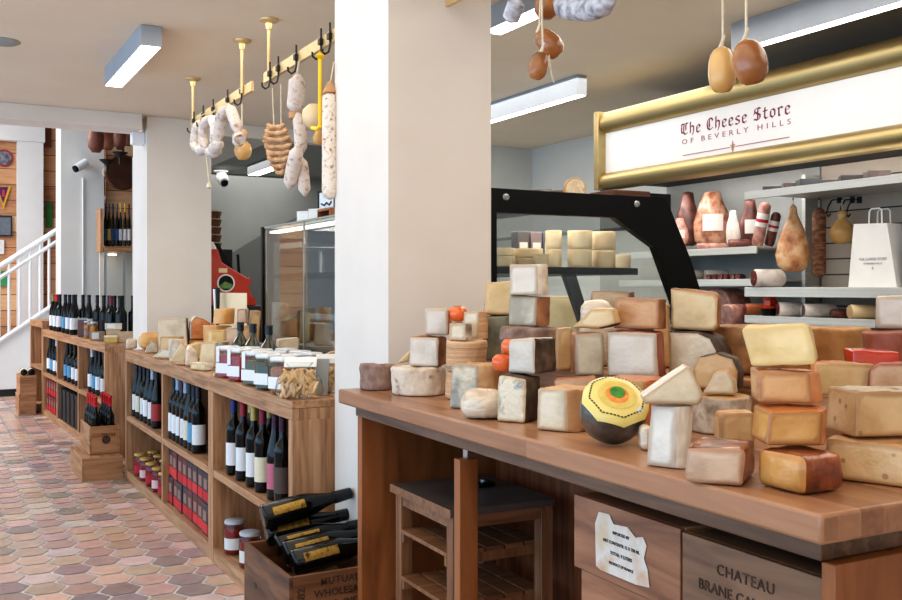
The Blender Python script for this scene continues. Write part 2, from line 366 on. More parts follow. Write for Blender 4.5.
# floor: hexagonal terracotta tiles on grey grout
def build_floor():
    bm = bmesh.new()
    x0, x1, y0, y1 = -3.2, 4.9, -2.6, 15.2
    v = [bm.verts.new(p) for p in ((x0, y0, -.003), (x1, y0, -.003), (x1, y1, -.003), (x0, y1, -.003))]
    g = bm.faces.new(v)
    s = .098; rr = s * .915; dx = 1.5 * s; dy = sqrt(3) * s
    tiles = []
    for i in range(int((x1 - x0) / dx) + 1):
        for j in range(int((y1 - y0) / dy) + 1):
            cx = x0 + i * dx; cy = y0 + (j + .5 * (i % 2)) * dy
            if cx < x0 + s or cx > x1 - s or cy < y0 + s or cy > y1 - s: continue
            if cx > 2.0: continue
            vs = [bm.verts.new((cx + rr * cos(k * pi / 3), cy + rr * sin(k * pi / 3), 0)) for k in range(6)]
            tiles.append(bm.faces.new(vs))
    me = bpy.data.meshes.new('floor'); bm.to_mesh(me)
    ca = me.color_attributes.new('tile', 'FLOAT_COLOR', 'CORNER')
    rng = random.Random(3)
    pal = [(210, 164, 142), (200, 154, 132), (190, 148, 130), (216, 176, 156), (204, 160, 138), (164, 138, 132), (154, 132, 128), (222, 192, 176), (210, 166, 142), (196, 158, 144)]
    for p in me.polygons:
        c = lin((232, 229, 228)) if len(p.vertices) == 4 else lin([q + rng.uniform(-8, 8) for q in rng.choice(pal)])
        for li in p.loop_indices: ca.data[li].color = c
    bm.free()
    m, nt, b, out = newmat('terracotta_hex_tiles'); N, L = nt.nodes, nt.links
    at_ = N.new('ShaderNodeAttribute'); at_.attribute_name = 'tile'
    tc = N.new('ShaderNodeTexCoord'); nz = N.new('ShaderNodeTexNoise'); nz.inputs['Scale'].default_value = 14; nz.inputs['Detail'].default_value = 6
    L.new(tc.outputs['Object'], nz.inputs['Vector'])
    mr = N.new('ShaderNodeMapRange'); mr.inputs['To Min'].default_value = .72; mr.inputs['To Max'].default_value = 1.25; L.new(nz.outputs['Fac'], mr.inputs['Value'])
    hs = N.new('ShaderNodeHueSaturation'); L.new(at_.outputs['Color'], hs.inputs['Color']); L.new(mr.outputs[0], hs.inputs['Value']); hs.inputs['Saturation'].default_value = .82
    L.new(hs.outputs[0], b.inputs['Base Color']); b.inputs['Roughness'].default_value = .27
    bp = N.new('ShaderNodeBump'); bp.inputs['Strength'].default_value = .25; bp.inputs['Distance'].default_value = .01
    L.new(nz.outputs['Fac'], bp.inputs['Height']); L.new(bp.outputs[0], b.inputs['Normal'])
    me.materials.append(m)
    o = bpy.data.objects.new('floor', me); COL.objects.link(o); struct(o)
build_floor()
sbox('ceiling', M['ceiling'], -3.2, 4.9, -2.6, 7.5, CE, CE + .12)
sbox('ceiling_upper', M['plaster_white'], -3.2, 4.9, 7.5, 15.2, 4.2, 4.3)
sbox('trim_1', M['plaster'], -3.2, 1.40, 7.22, 7.5, CE - .11, CE - .001)               # downstand beam
sbox('trim_2', M['plaster_white'], -3.2, 4.9, 7.5, 7.62, CE, 4.2)                        # wall over the beam
sbox('wall_right', M['plaster_blue'], 4.9, 5.0, -2.6, 15.2, 0, 4.2)
sbox('wall_front', M['plaster'], -3.2, 4.9, -2.7, -2.6, 0, CE)
sbox('wall_left_sill', M['plaster_white'], -3.3, -3.2, -2.6, 15.2, 0, .35)
sbox('wall_left_head', M['plaster_white'], -3.3, -3.2, -2.6, 15.2, 2.5, 4.2)
for i, y in enumerate((-2.6, .6, 3.8, 7.2, 11.0, 15.1)):
    sbox('trim_%d' % (i + 3), M['black_matte'], -3.28, -3.22, y, y + .08, .35, 2.5)
sbox('wall_back', M['plaster_blue'], 3.0, 4.9, 7.30, 7.42, 0, CE)
a = on_y(573, 200, 7.25)
sbox('trim_9', M['plaster_white'], a.x, a.x + .35, 7.22, 7.299, .02, CE - .02)       # pale return over the deli case
sbox('trim_11', M['plaster'], 1.94, 2.999, 7.30, 7.42, CE - .10, CE - .001)           # downstand over the opening
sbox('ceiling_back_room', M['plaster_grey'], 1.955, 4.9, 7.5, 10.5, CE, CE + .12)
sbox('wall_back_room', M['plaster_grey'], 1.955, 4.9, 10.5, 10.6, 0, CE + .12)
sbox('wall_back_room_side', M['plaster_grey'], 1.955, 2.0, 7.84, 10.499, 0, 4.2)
# columns
sbox('wall_pillar_near', M['plaster'], 1.40, 1.815, 2.972, 3.46, 0, CE)
sbox('wall_pillar_middle', M['plaster'], 1.45, 1.93, 7.285, 7.83, 0, CE - .001)
sbox('wall_pillar_far', M['plaster_blue'], 1.45, 1.95, 12.4, 12.9, 0, 4.2)
# far stair wall: planks, white door-like panel and header
sbox('wall_far', M['plank'], -1.5, 4.9, 14.6, 14.7, 0, 4.2)
a = on_y(17, 200, 14.5); b = on_y(43, 200, 14.5)
sbox('wall_far_panel', M['plaster_white'], a.x, b.x, 14.45, 14.59, 0, on_y(43, 143, 14.5).z)
sbox('wall_far_header', M['plaster_white'], -1.5, b.x + .02, 14.43, 14.59, on_y(43, 143, 14.5).z, 4.2)
# lit patch painted white on the back room ceiling, and the darker lower wall
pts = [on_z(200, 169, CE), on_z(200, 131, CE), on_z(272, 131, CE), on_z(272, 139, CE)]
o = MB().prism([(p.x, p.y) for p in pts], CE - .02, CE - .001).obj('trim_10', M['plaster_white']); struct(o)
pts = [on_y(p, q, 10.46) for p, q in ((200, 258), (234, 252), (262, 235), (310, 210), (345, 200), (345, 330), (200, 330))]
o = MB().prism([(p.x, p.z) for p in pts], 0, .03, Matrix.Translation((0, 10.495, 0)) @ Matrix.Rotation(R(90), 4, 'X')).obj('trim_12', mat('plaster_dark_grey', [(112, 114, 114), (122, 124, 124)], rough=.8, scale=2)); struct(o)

# ---------------------------------------------------------------- ceiling things
def light_fixture(x, y0, y1, label, w=.10, h=.10):
    t = thing('ceiling_light', label, 'ceiling light', (x, (y0 + y1) / 2, CE - .001), 0, None); L = (y1 - y0) / 2
    MB().box(-w / 2, w / 2, -L, L, -h, 0).obj('housing', M['lightbox'], t, .002)
    MB().box(-w / 2 + .006, w / 2 - .006, -L + .006, L - .006, -h - .004, -h - .0005).obj('diffuser', M['glow'], t)
    return t
a = on_z(112, 86, CE - .1); b = on_z(153, 46, CE - .1)
light_fixture((a.x + b.x) / 2, b.y, a.y, 'grey linear ceiling light over the tiled aisle')
a = on_z(489, 115, CE - .1); b = on_z(588, 92, CE - .1)
light_fixture(3.45, b.y, a.y + .8, 'grey linear ceiling light left of the gold-edged shop sign', .07, .12)
a = on_z(740, 46, CE - .1)
light_fixture(3.45, .3, a.y, 'long grey linear ceiling light directly above the gold-edged shop sign', .065, .13)
a = on_z(512, 18, CE - .1)
light_fixture(a.x + .05, a.y - 1.3, a.y + .25, 'grey linear ceiling light beside the pillar, behind the hanging salami')
t = thing('ceiling_speaker', 'round dark flush ceiling speaker near the beam', 'speaker', on_z(2, 41, CE) - Vector((0, 0, .001)))
MB().lathe([(0, -.012), (.07, -.012), (.085, -.004), (.09, 0)], 28).obj('grille', M['plaster_grey'], t)
# security cameras
def dome_cam(p, label, rz):
    t = thing('security_camera', label, 'security camera', p, rz)
    MB().lathe([(.05, 0), (.05, -.02), (.03, -.03)], 20).obj('mount', M['white'], t)
    MB().tube([(0, 0, -.03), (0, -.02, -.06), (0, -.09, -.10)], [.03, .042, .036], 14).obj('housing', M['white'], t)
    MB().tube([(0, -.0905, -.1005), (0, -.097, -.106)], .026, 12).obj('lens', M['black'], t)
p = on_z(221, 169, CE - .001)
dome_cam(p, 'small white security camera on the ceiling of the grey back room', 0)
bpy.data.objects['security_camera'].scale = (1.5, 1.5, 1.6)
p = on_y(81, 166, 12.30)
t = thing('security_camera', 'white bullet security camera fixed to the far column', 'security camera', p)
MB().tube([(0, .095, .03), (0, .0, .03)], .03, 10).obj('mount', M['white'], t)
MB().tube([(.06, -.02, .05), (-.06, -.07, -.04)], .05, 14).obj('housing', M['white'], t)
MB().tube([(-.061, -.071, -.041), (-.085, -.08, -.055)], .042, 12).obj('lens', M['black'], t)
a = on_y(83, 178, 12.38)
o = MB().tube([(a.x, a.y, 0.0), (a.x, a.y, a.z)], .011, 8).obj('conduit_pipe', M['white']); tag(o, 'thin white conduit running up the far column to the camera', 'pipe')
a = on_y(135, 119, 7.26)
o = MB().box(1.36, 1.449, 7.36, 7.46, CE - .20, CE - .11).obj('ceiling_junction_box', M['white'], bevel=.004); tag(o, 'small white junction box under the beam at the column', 'junction box')
# light fixture in the grey back area
a = on_z(265, 171, CE - .1)
t = thing('ceiling_light', 'short ceiling light in the grey back room behind the dried fig braid', 'ceiling light', (a.x, a.y, CE - .001))
MB().box(-.06, .06, -.5, .4, -.1, 0).obj('housing', M['lightbox'], t); MB().box(-.055, .055, -.49, .39, -.104, -.1005).obj('diffuser', M['glow'], t)

# ---------------------------------------------------------------- main counter
A_ = on_z(338, 389, 1.02); B_ = on_z(821.5, 515, 1.02)
ca = atan2(A_.x - B_.x, A_.y - B_.y); CRZ = -ca; CL = (A_ - B_).length
ct = thing('display_counter', 'long wooden butcher block counter heaped with cut cheeses', 'counter', (B_.x, B_.y, 0), CRZ)
CZ = 1.02
MB().box(0, 1.12, 0, CL, CZ - .046, CZ).obj('worktop', M['butcher'], ct, .006)
MB().box(.045, 1.08, .04, CL - .04, CZ - .085, CZ - .0465).obj('apron', M['apron'], ct, .003)
MB().box(.05, 1.07, CL - .08, CL - .045, 0, CZ - .0855).obj('end_panel', M['warm_z'], ct, .002)
MB().box(.05, 1.07, .018, .044, 0, CZ - .0855).obj('end_panel', M['warm_z'], ct, .002)
MB().box(.55, .58, .101, CL - .081, 0, CZ - .0855).obj('back_panel', M['dark_z'], ct)
CI = Matrix.Translation((B_.x, B_.y, 0)) @ Matrix.Rotation(CRZ, 4, 'Z')
def c2w(x, y, z=CZ): return CI @ Vector((x, y, z))
def w2c(p): return CI.inverted() @ Vector(p)
def front_y(px, dx=.05):                     # counter-local y of the point at pixel column px on a plane dx behind the counter's front edge
    lo, hi = -.5, 3.5
    for _ in range(40):
        m = (lo + hi) / 2; q = c2w(dx, m); d = q.x * sT + q.y * cT; u = (q.x * cT - q.y * sT) / d * F + CX
        if u > px: lo = m
        else: hi = m
    return lo
y0 = front_y(462); y1 = front_y(455)
MB().box(.045, .10, (y0 + y1) / 2 - .016, (y0 + y1) / 2 + .016, 0, CZ - .115).obj('support_post', M['warm_z'], ct, .002)
MB().box(.07, .10, (y0 + y1) / 2 - .012, (y0 + y1) / 2 + .012, CZ - .1145, CZ - .0855).obj('post_bracket', M['chrome'], ct)
# small slatted rack under the counter
ya = front_y(455, .125); yb = front_y(394, .125)
rk = thing('slatted_rack', 'small wooden rack with two slatted shelves under the counter', 'rack', c2w(.125, ya + .012), CRZ)
rk.location.z = 0
RL = yb - ya - .024; RD = .335; RT = .73
MB().box(-.012, RD, -.012, RL + .012, RT - .022, RT).obj('rack_top', M['rack_top'], rk, .003)
MB().box(-.0145, -.0125, -.012, RL + .012, RT - .024, RT + .001).obj('top_edge', M['shelfw'], rk)
for (lx, ly) in ((0, 0), (0, RL - .04), (RD - .04, 0), (RD - .04, RL - .04)): MB().box(lx, lx + .04, ly, ly + .04, 0, RT - .0225).obj('leg', M['shelfz'], rk, .002)
MB().box(.005, .03, .041, RL - .041, RT - .06, RT - .023).obj('rail', M['shelfw'], rk)
MB().box(.041, RD - .041, .005, .03, RT - .06, RT - .023).obj('rail', M['shelfw'], rk)
for z in (.585, .44, .30):
    for q in range(5):
        MB().box(.0 + q * .0665, .058 + q * .0665, .042, RL - .042, z, z + .012).obj('slat', M['shelfw'], rk, .001)
    MB().box(.002, RD - .002, .0435, .0575, z - .028, z - .0005).obj('rail', M['shelfz'], rk)
    MB().box(.002, RD - .002, RL - .0575, RL - .0435, z - .028, z - .0005).obj('rail', M['shelfz'], rk)
p = on_z(484, 486, RT + .001)
t = thing('tape_dispenser', 'small dark gadget lying on the rack top under the counter', 'gadget', p, CRZ)
MB().box(-.03, .03, -.02, .02, 0.0005, .014).obj('body', M['black'], t, .004)
MB().lathe([(.0, .0145), (.014, .0145), (.014, .022), (0, .022)], 14).obj('knob', M['chrome'], t)
# wine crates under the counter
def wine_crate(name, label, cyl, cyh, dx, z0, z1, m, depth=.36, lines=None, frame=False):
    t = thing(name, label, 'crate', c2w(dx, cyl, z0), CRZ); W = cyh - cyl; H = z1 - z0; tk = .012
    MB().box(0, tk, 0, W, 0, H).obj('front_board', m, t, .0015)
    MB().box(depth - tk, depth, 0, W, 0, H).obj('back_board', m, t, .0015)
    MB().box(tk + .0005, depth - tk - .0005, 0, tk, 0, H).obj('side_board', M['crate_x'], t, .0015)
    MB().box(tk + .0005, depth - tk - .0005, W - tk, W, 0, H).obj('side_board', M['crate_x'], t, .0015)
    MB().box(tk + .0005, depth - tk - .0005, tk + .0005, W - tk - .0005, H - .01, H).obj('lid', m, t)
    return t, W, H
yh = front_y(574, .07); yl = front_y(680, .07)
zt = on_x(574, 494, c2w(.07, yh).x).z
M['crate_a'] = wood('crate_board', [(112, 72, 50), (150, 104, 76), (168, 122, 92)], 'y', k=8)
M['crate_b'] = wood('crate_board_grey', [(98, 70, 52), (128, 96, 72), (146, 112, 86)], 'y', k=8)
t, W, H = wine_crate('wine_crate', 'wooden wine crate with torn white import label under the counter', yl, yh, .07, zt - .155, zt, M['crate_a'])
lm = TM((-.0012, W * .50, H * .5), (0, -1, 0), (0, 0, 1))
rg = random.Random(4)
ed = [(a_ * 1.4, b_ * 1.08) for a_, b_ in [(-.062, -.052), (-.05, -.056), (.03, -.055), (.06, -.05), (.056, -.02), (.048, -.002), (.054, .022), (.046, .036), (.03, .03), (.012, .044), (-.02, .040), (-.03, .056), (-.055, .054), (-.064, .03)]]
lb = MB().prism(ed, 0, .001, lm).obj('torn_label', mat('worn_label', [(206, 186, 160), (214, 208, 200), (196, 160, 126)], scale=14, rough=.8), t)
for i, (s_, sz) in enumerate((('IMPORTED BY', .0085), ('WINE MERCHANTS LTD', .0085), ('NEW YORK', .007), ('NET CONTENTS: 12 X 750 ML', .0092), ('TOTAL: 9 LITERS', .0092), ('PRODUCT OF FRANCE', .0075))[0:1] + (('NET CONTENTS: 12 X 750 ML', .0088), ('TOTAL: 9 LITERS', .0095), ('PRODUCT OF FRANCE', .0075))):
    text(s_, sz, M['ink_print'], lb, 'lettering', TM((-.0026, W * .5 + .003, H * .5 + .026 - .021 * i), (0, -1, 0), (0, 0, 1)), bold=.0002)
y2h = front_y(683, .07) ; y2l = max(front_y(826, .07), .05)
t, W, H = wine_crate('wine_crate', 'grey-brown wine crate stamped with chateau lettering, at the end of the counter', y2l, yl - .006, .07, zt - .21, zt - .004, M['crate_b'])
text('CHATEAU', .027, M['ink_dark'], t, 'lettering', TM((-.0012, W * .52, H - .045), (0, -1, 0), (0, 0, 1)), space=1.12)
text('BRANE CANTENAC', .027, M['ink_dark'], t, 'lettering', TM((-.0012, W * .5, H - .082), (0, -1, 0), (0, 0, 1)), space=1.0)
t, W, H = wine_crate('wine_crate', 'plain wooden crate below the labelled wine crate', yl + .0, yh - .02, .075, zt - .33, zt - .157, M['crate_a'])
t, W, H = wine_crate('wine_crate', 'lower crate below the chateau wine crate', y2l, yl - .01, .075, zt - .40, zt - .212, M['crate_b'])
for k, z in (('', zt - .331), ('', zt - .401)): pass
# plinth that carries the crates
o = MB().box(.075, .44, y2l, yh - .02, 0, zt - .402).obj('crate_plinth', M['dark_y'], bevel=.003); o.location = (B_.x, B_.y, 0); o.rotation_euler = (0, 0, CRZ)
tag(o, 'dark wooden plinth on the floor carrying the wine crates', 'plinth')
bpy.data.objects['wine_crate.002'].location.z += 0
ob = MB().box(.076, .43, yl + .001, yh - .021, zt - .4015, zt - .331).obj('spacer_board', M['dark_y']); ob.location = (B_.x, B_.y, 0); ob.rotation_euler = (0, 0, CRZ)
tag(ob, 'thick dark board between the plinth and the plain crate', 'board')

# ---------------------------------------------------------------- cheeses
def cheese_mesh(plan, h, rind, r=.006, amp=.0025, seed=0, puff=0, sub=.013, loose=1.0):
    """plan: [(x, y, flag)] - flag belongs to the edge that starts there ('r' rind or 'c' cut); rind: letters of T (top) B (bottom)"""
    n = len(plan); a = sum(plan[i][0] * plan[(i + 1) % n][1] - plan[(i + 1) % n][0] * plan[i][1] for i in range(n))
    if a < 0:
        q = plan[::-1]; plan = [(q[i][0], q[i][1], q[(i + 1) % n][2]) for i in range(n)]
    b = MB(); b.prism([(p[0], p[1]) for p in plan], 0, h); bm = b.bm
    bmesh.ops.bevel(bm, geom=bm.edges[:], offset=r, segments=3, profile=.55, affect='EDGES', clamp_overlap=True)
    for _ in range(4):
        es = [e for e in bm.edges if e.calc_length() > sub]
        if not es or len(bm.faces) > 7000: break
        bmesh.ops.triangulate(bm, faces=[f for f in bm.faces if len(f.verts) > 4])
        es = [e for e in bm.edges if e.calc_length() > sub]
        bmesh.ops.subdivide_edges(bm, edges=es, cuts=1, use_grid_fill=True)
    bm.normal_update(); bm.faces.index_update()
    segs = [(Vector(plan[i][:2]), Vector(plan[(i + 1) % n][:2]), plan[i][2]) for i in range(n)]
    def sd(p, s):
        u, v, k = s; d = v - u; t = max(0, min(1, (p - u).dot(d) / d.length_squared)); return (u + d * t - p).length
    def near(p):
        best, fl = 9, 'c'
        for s in segs:
            q = sd(p, s)
            if q < best - 1e-5: best, fl = q, s[2]
        return fl
    def flag(f):
        if f.normal.z > .72: return 'T' in rind
        if f.normal.z < -.72: return 'B' in rind
        c = f.calc_center_median(); return near(Vector((c.x, c.y))) == 'r'
    fl = {f.index: flag(f) for f in bm.faces}
    corners = [s[0] for i, s in enumerate(segs) if abs((segs[i][1] - segs[i][0]).normalized().cross((segs[i - 1][1] - segs[i - 1][0]).normalized())) > .5]
    def edge(v):
        p = Vector((v.co.x, v.co.y))
        if abs(v.normal.z) > .8: return min(sd(p, s) for s in segs)
        m = min(v.co.z, h - v.co.z)
        for c in corners: m = min(m, (p - c).length)
        return m
    eg = [edge(v) for v in bm.verts]; bm.verts.index_update()
    o = Vector((seed * 5.7 + 1, seed * 2.3, seed * 1.1)); rg = random.Random(seed * 13 + 5)
    tp = 1 - loose * rg.uniform(.0, .07); shx, shy = loose * rg.uniform(-.07, .07), loose * rg.uniform(-.05, .05); dip = loose * rg.uniform(-.06, .06)
    cz = h / 2; W = max(abs(p[0]) for p in plan) or .05
    for v in bm.verts:
        nrm = v.normal.copy(); nz0 = 0 if v.co.z < .004 else 1
        d = noise.noise(v.co * 13 + o) * amp * 1.3 + noise.noise(v.co * 42 + o) * amp * .5
        if fl.get(v.link_faces[0].index): d += noise.noise(v.co * 90 + o) * amp * .5
        f = v.co.z / h
        v.co += Vector((nrm.x, nrm.y, nrm.z * nz0)) * d
        if puff:
            k = puff * (1 - ((v.co.z - cz) / cz) ** 2); v.co.x += nrm.x * k; v.co.y += nrm.y * k
        s = 1 - (1 - tp) * f; v.co.x = v.co.x * s + shx * f * h; v.co.y = v.co.y * s + shy * f * h
        v.co.z *= 1 + dip * v.co.x / W * .5
    out = []
    for want in (False, True):
        fs = [f for f in bm.faces if fl[f.index] == want]
        if not fs: out.append(None); continue
        me = bpy.data.meshes.new('m'); idx = {}; vs = []; ps = []; ev = []
        for f in fs:
            p = []
            for v in f.verts:
                if v.index not in idx: idx[v.index] = len(vs); vs.append(v.co.copy()); ev.append(eg[v.index])
                p.append(idx[v.index])
            ps.append(p)
        me.from_pydata(vs, [], ps); me.shade_smooth(); me.set_sharp_from_angle(angle=R(50))
        at_ = me.attributes.new('edge', 'FLOAT', 'POINT'); at_.data.foreach_set('value', ev); out.append(me)
    bm.free()
    return out
CN = [0]
def put_cheese(label, plan, h, paste, rind, loc, rz, rindtop='', name='cheese_piece', cat='cheese', r=.008, amp=.003, puff=0, group=None, rot=None, sub=.013, loose=1.0):
    CN[0] += 1
    t = thing(name, label, cat, loc, rz, group)
    if rot is not None: t.rotation_euler = rot
    a, b = cheese_mesh(plan, h, rindtop, r, amp, CN[0], puff, sub, loose)
    for me, nm, m in ((a, 'paste', P.get(paste)), (b, 'rind', K.get(rind))):
        if me is None: continue
        me.name = nm; me.materials.append(m)
        o = bpy.data.objects.new(nm, me); COL.objects.link(o); o.parent = t
    return t
def rect(w, d, flags):                        # flags: rind sides among F R B L ; origin = plan centre
    x, y = w / 2, d / 2; f = lambda k: 'r' if k in flags else 'c'
    return [(-x, -y, f('F')), (x, -y, f('R')), (x, y, f('B')), (-x, y, f('L'))]
def arcblock(w, d, bulge, flags='R', n=9):    # right side bulges out as a piece of the cheese's round edge
    x, y = w / 2, d / 2; f = lambda k: 'r' if k in flags else 'c'
    pts = [(-x, -y, f('F'))]
    for i in range(n + 1):
        t = -1 + 2 * i / n; pts.append((x - bulge * t * t, y * t, 'r' if i < n else f('B')))
    pts.append((-x, y, f('L')))
    return pts
def disc(r, n=34): return [(r * cos(2 * pi * i / n), r * sin(2 * pi * i / n), 'r') for i in range(n)]
def half(r, n=18): return [(r * cos(pi * i / n), r * sin(pi * i / n) - r * .42, 'r' if i < n else 'c') for i in range(n + 1)]
def tri(w, d, k=.5): return [(-w / 2, -d / 2, 'c'), (w / 2, -d / 2, 'c'), (w / 2, d / 2, 'r'), (-w / 2 * k, d / 2, 'c')]
def C(label, x0, x1, yt, yb, zb, T, paste, rind, shape='rect', flags='', top='', yaw=0, d=None, **kw):
    """cheese whose outline spans pixel columns x0..x1; near top edge yt, near foot yb on height zb (or at depth d)"""
    if d is None: d = (EYE - zb) * F / (yb - HZ)
    W = (x1 - x0) / F * d; xm = (x0 + x1) / 2; y = abs(R(yaw))
    h = EYE - (yt - HZ) * d / F - zb
    rr = ray(xm, HZ); k = sqrt(rr.x ** 2 + rr.y ** 2); hor = Vector((rr.x / k, rr.y / k, 0))
    if shape in ('rect', 'arc'):
        w = max((W - T * sin(y)) / cos(y), .02); back = (w * sin(y) + T * cos(y)) / 2
        pl = rect(w, T, flags) if shape == 'rect' else arcblock(w, T, kw.pop('bulge', .02), flags or 'R')
    elif shape == 'disc': pl = disc(W / 2); back = W / 2
    elif shape == 'half': pl = half(W / 2); back = W / 4
    elif shape == 'tri': pl = tri(W, T, kw.pop('k', .5)); back = T / 2
    c = Vector((rr.x * d, rr.y * d, zb + .0012)) + hor * back
    return put_cheese(label, pl, max(h, .01), paste, rind, c, facing(xm) + R(yaw), top, **kw)
def CP(label, pts, flags, zb, T, paste, rind, d, ang=0, caps='', **kw):
    """cheese whose front face is the pixel polygon pts (foot on zb), reaching back T; flags: r or c per edge"""
    xm = (min(p[0] for p in pts) + max(p[0] for p in pts)) / 2; rz = facing(xm) - R(ang)
    yb = max(p[1] for p in pts); s = d / F; ca_ = cos(R(ang))
    pl = [((p[0] - xm) * s / ca_, (yb - p[1]) * s, f) for p, f in zip(pts, flags)]
    rr = ray(xm, HZ); c = Vector((rr.x * d, rr.y * d, zb + .0015))
    # lies with its plan axis pointing back: local z -> away from the viewer
    m = Matrix.Rotation(rz, 3, 'Z') @ Matrix.Rotation(R(90), 3, 'X')
    hor = Matrix.Rotation(rz, 3, 'Z') @ Vector((0, 1, 0))
    kw.setdefault('loose', .3)
    return put_cheese(label, pl, T, paste, rind, c + hor * T, 0, caps, rot=m.to_euler(), **kw)
RZ_ = 1.125                                   # top of the wooden risers
def riser(x0, x1, y0, y1, z1, label):
    t = thing('display_riser', label, 'riser', c2w(x0, y0, CZ + .0005), CRZ)
    MB().box(0, x1 - x0, 0, y1 - y0, z1 - CZ - .02, z1 - CZ - .001).obj('upper_board', M['oak_y'], t, .002)
    MB().box(.005, .02, .005, y1 - y0 - .005, 0, z1 - CZ - .0205).obj('front_board', M['oak_y'], t)
    MB().box(x1 - x0 - .02, x1 - x0 - .005, .005, y1 - y0 - .005, 0, z1 - CZ - .0205).obj('back_board', M['oak_y'], t)
riser(.37, .60, .93, 1.86, RZ_, 'low wooden riser under the second row of cheeses by the pillar')
riser(.61, 1.08, .1, 1.86, RZ_, 'low wooden riser along the back of the counter')
WH = 'round_cheese'
zt_at = lambda y, d: EYE - (y - HZ) * d / F
# -- left end of the counter
C('small purple-brown round cheese at the far end of the counter by the pillar', 359, 397, 366, 391, CZ, 0, 'ivory', 'purple', 'disc', top='TB', r=.016, name=WH, amp=.005)
C('mould-spotted white round cheese, lowest of the stack nearest the pillar', 391, 448, 369, 397, CZ, .13, 'ivory', 'spotted', 'disc', '', 'TB', r=.012, name=WH, amp=.004)
zc2 = zt_at(369, (EYE - CZ) * F / (397 - HZ))
C('ivory cheese block with brown side rind, middle of the stack nearest the pillar', 408.5, 448, 338, 364, zc2 + .003, .11, 'white', 'brown', 'rect', 'R', 'T', yaw=-16, d=2.90)
z3 = zt_at(338, 2.90)
C('small chalk-white cheese block on top of the stack nearest the pillar', 424, 453, 309, 334, z3 + .004, .08, 'white', 'tan', 'rect', 'R', '', yaw=-12, d=2.94)
CP('thin cream cheese sliver leaning on the purple-brown round cheese', [(397, 363), (404, 362), (411, 361), (410, 350)], 'cccc', zt_at(366, 3.04) + .001, .04, 'cream', 'tan', 3.10)
# ribbed stack behind the veined block
C('ribbed tan round cheese carrying two small rinded pieces', 446, 487, 342, 372, 1.1155, 0, 'ivory', 'ribbed', 'disc', top='TB', d=2.78, r=.006, name=WH, loose=.2)
C('ribbed tan round cheese at the bottom of its stack, behind the veined tall block', 445, 488, 374, 402, CZ, 0, 'ivory', 'ribbed', 'disc', top='TB', d=2.77, r=.006, name=WH, loose=.2)
zr = zt_at(342, 2.78)
C('small wedge with speckled rind on the ribbed round cheese', 448.5, 475, 324, 342, zr + .003, .045, 'ivory', 'mould', 'arc', 'RB', 'T', yaw=-22, d=2.79, bulge=.012)
C('small upright cheese piece with ridged tan rind on the ribbed round cheese', 463, 491.5, 312, 342, zr + .003, .055, 'ivory', 'ribbed', 'arc', 'RB', 'T', yaw=-30, d=2.85, bulge=.014)
# front row
C('tall crumbly cheese block with tan rind, in front of the ribbed stack', 448, 507, 366, 411, CZ, .12, 'veined', 'tan', 'arc', 'R', 'T', yaw=-24, bulge=.035, amp=.004)
def wrapped_round():
    d = (EYE - CZ) * F / (421 - HZ); r = 24 / F * d; h = 29 / F * d; rr = ray(483.8, HZ)
    t = thing('wrapped_cheese', 'flattened paper-wrapped round cheese at the front edge of the counter', 'cheese', (rr.x * (d + r), rr.y * (d + r), CZ + .001), facing(485))
    pr = [(0, 0), (.5, .0), (.8, .06), (.97, .3), (1, .5), (.95, .72), (.78, .9), (.5, .985), (0, 1.0)]
    b = MB().lathe([(a * r, z * h) for a, z in pr], 40); bmesh.ops.subdivide_edges(b.bm, edges=b.bm.edges[:], cuts=1, use_grid_fill=True)
    b.jitter(.005, 22, 3).jitter(.002, 70, 4); b.obj('wrapping', K['wrapped'], t, smooth=80)
wrapped_round()
C('blue-veined cheese block with brown rind under the white block', 495.5, 541.5, 378, 424, CZ, .10, 'blue', 'dark', 'rect', 'R', 'T', yaw=-24)
d8 = (EYE - CZ) * F / (424 - HZ); z8 = zt_at(378, d8)
C('white cheese block with dark brown rind standing on the blue-veined cheese', 507, 558, 340, 380, z8 + .004, .105, 'white', 'dark', 'rect', 'R', '', yaw=-33, d=2.34)
C('long pale cheese block with tan top behind the yellow-labelled cheese', 536, 602, 391, 434, CZ, .12, 'ivory', 'tan', 'arc', 'R', 'T', yaw=-26, bulge=.03)
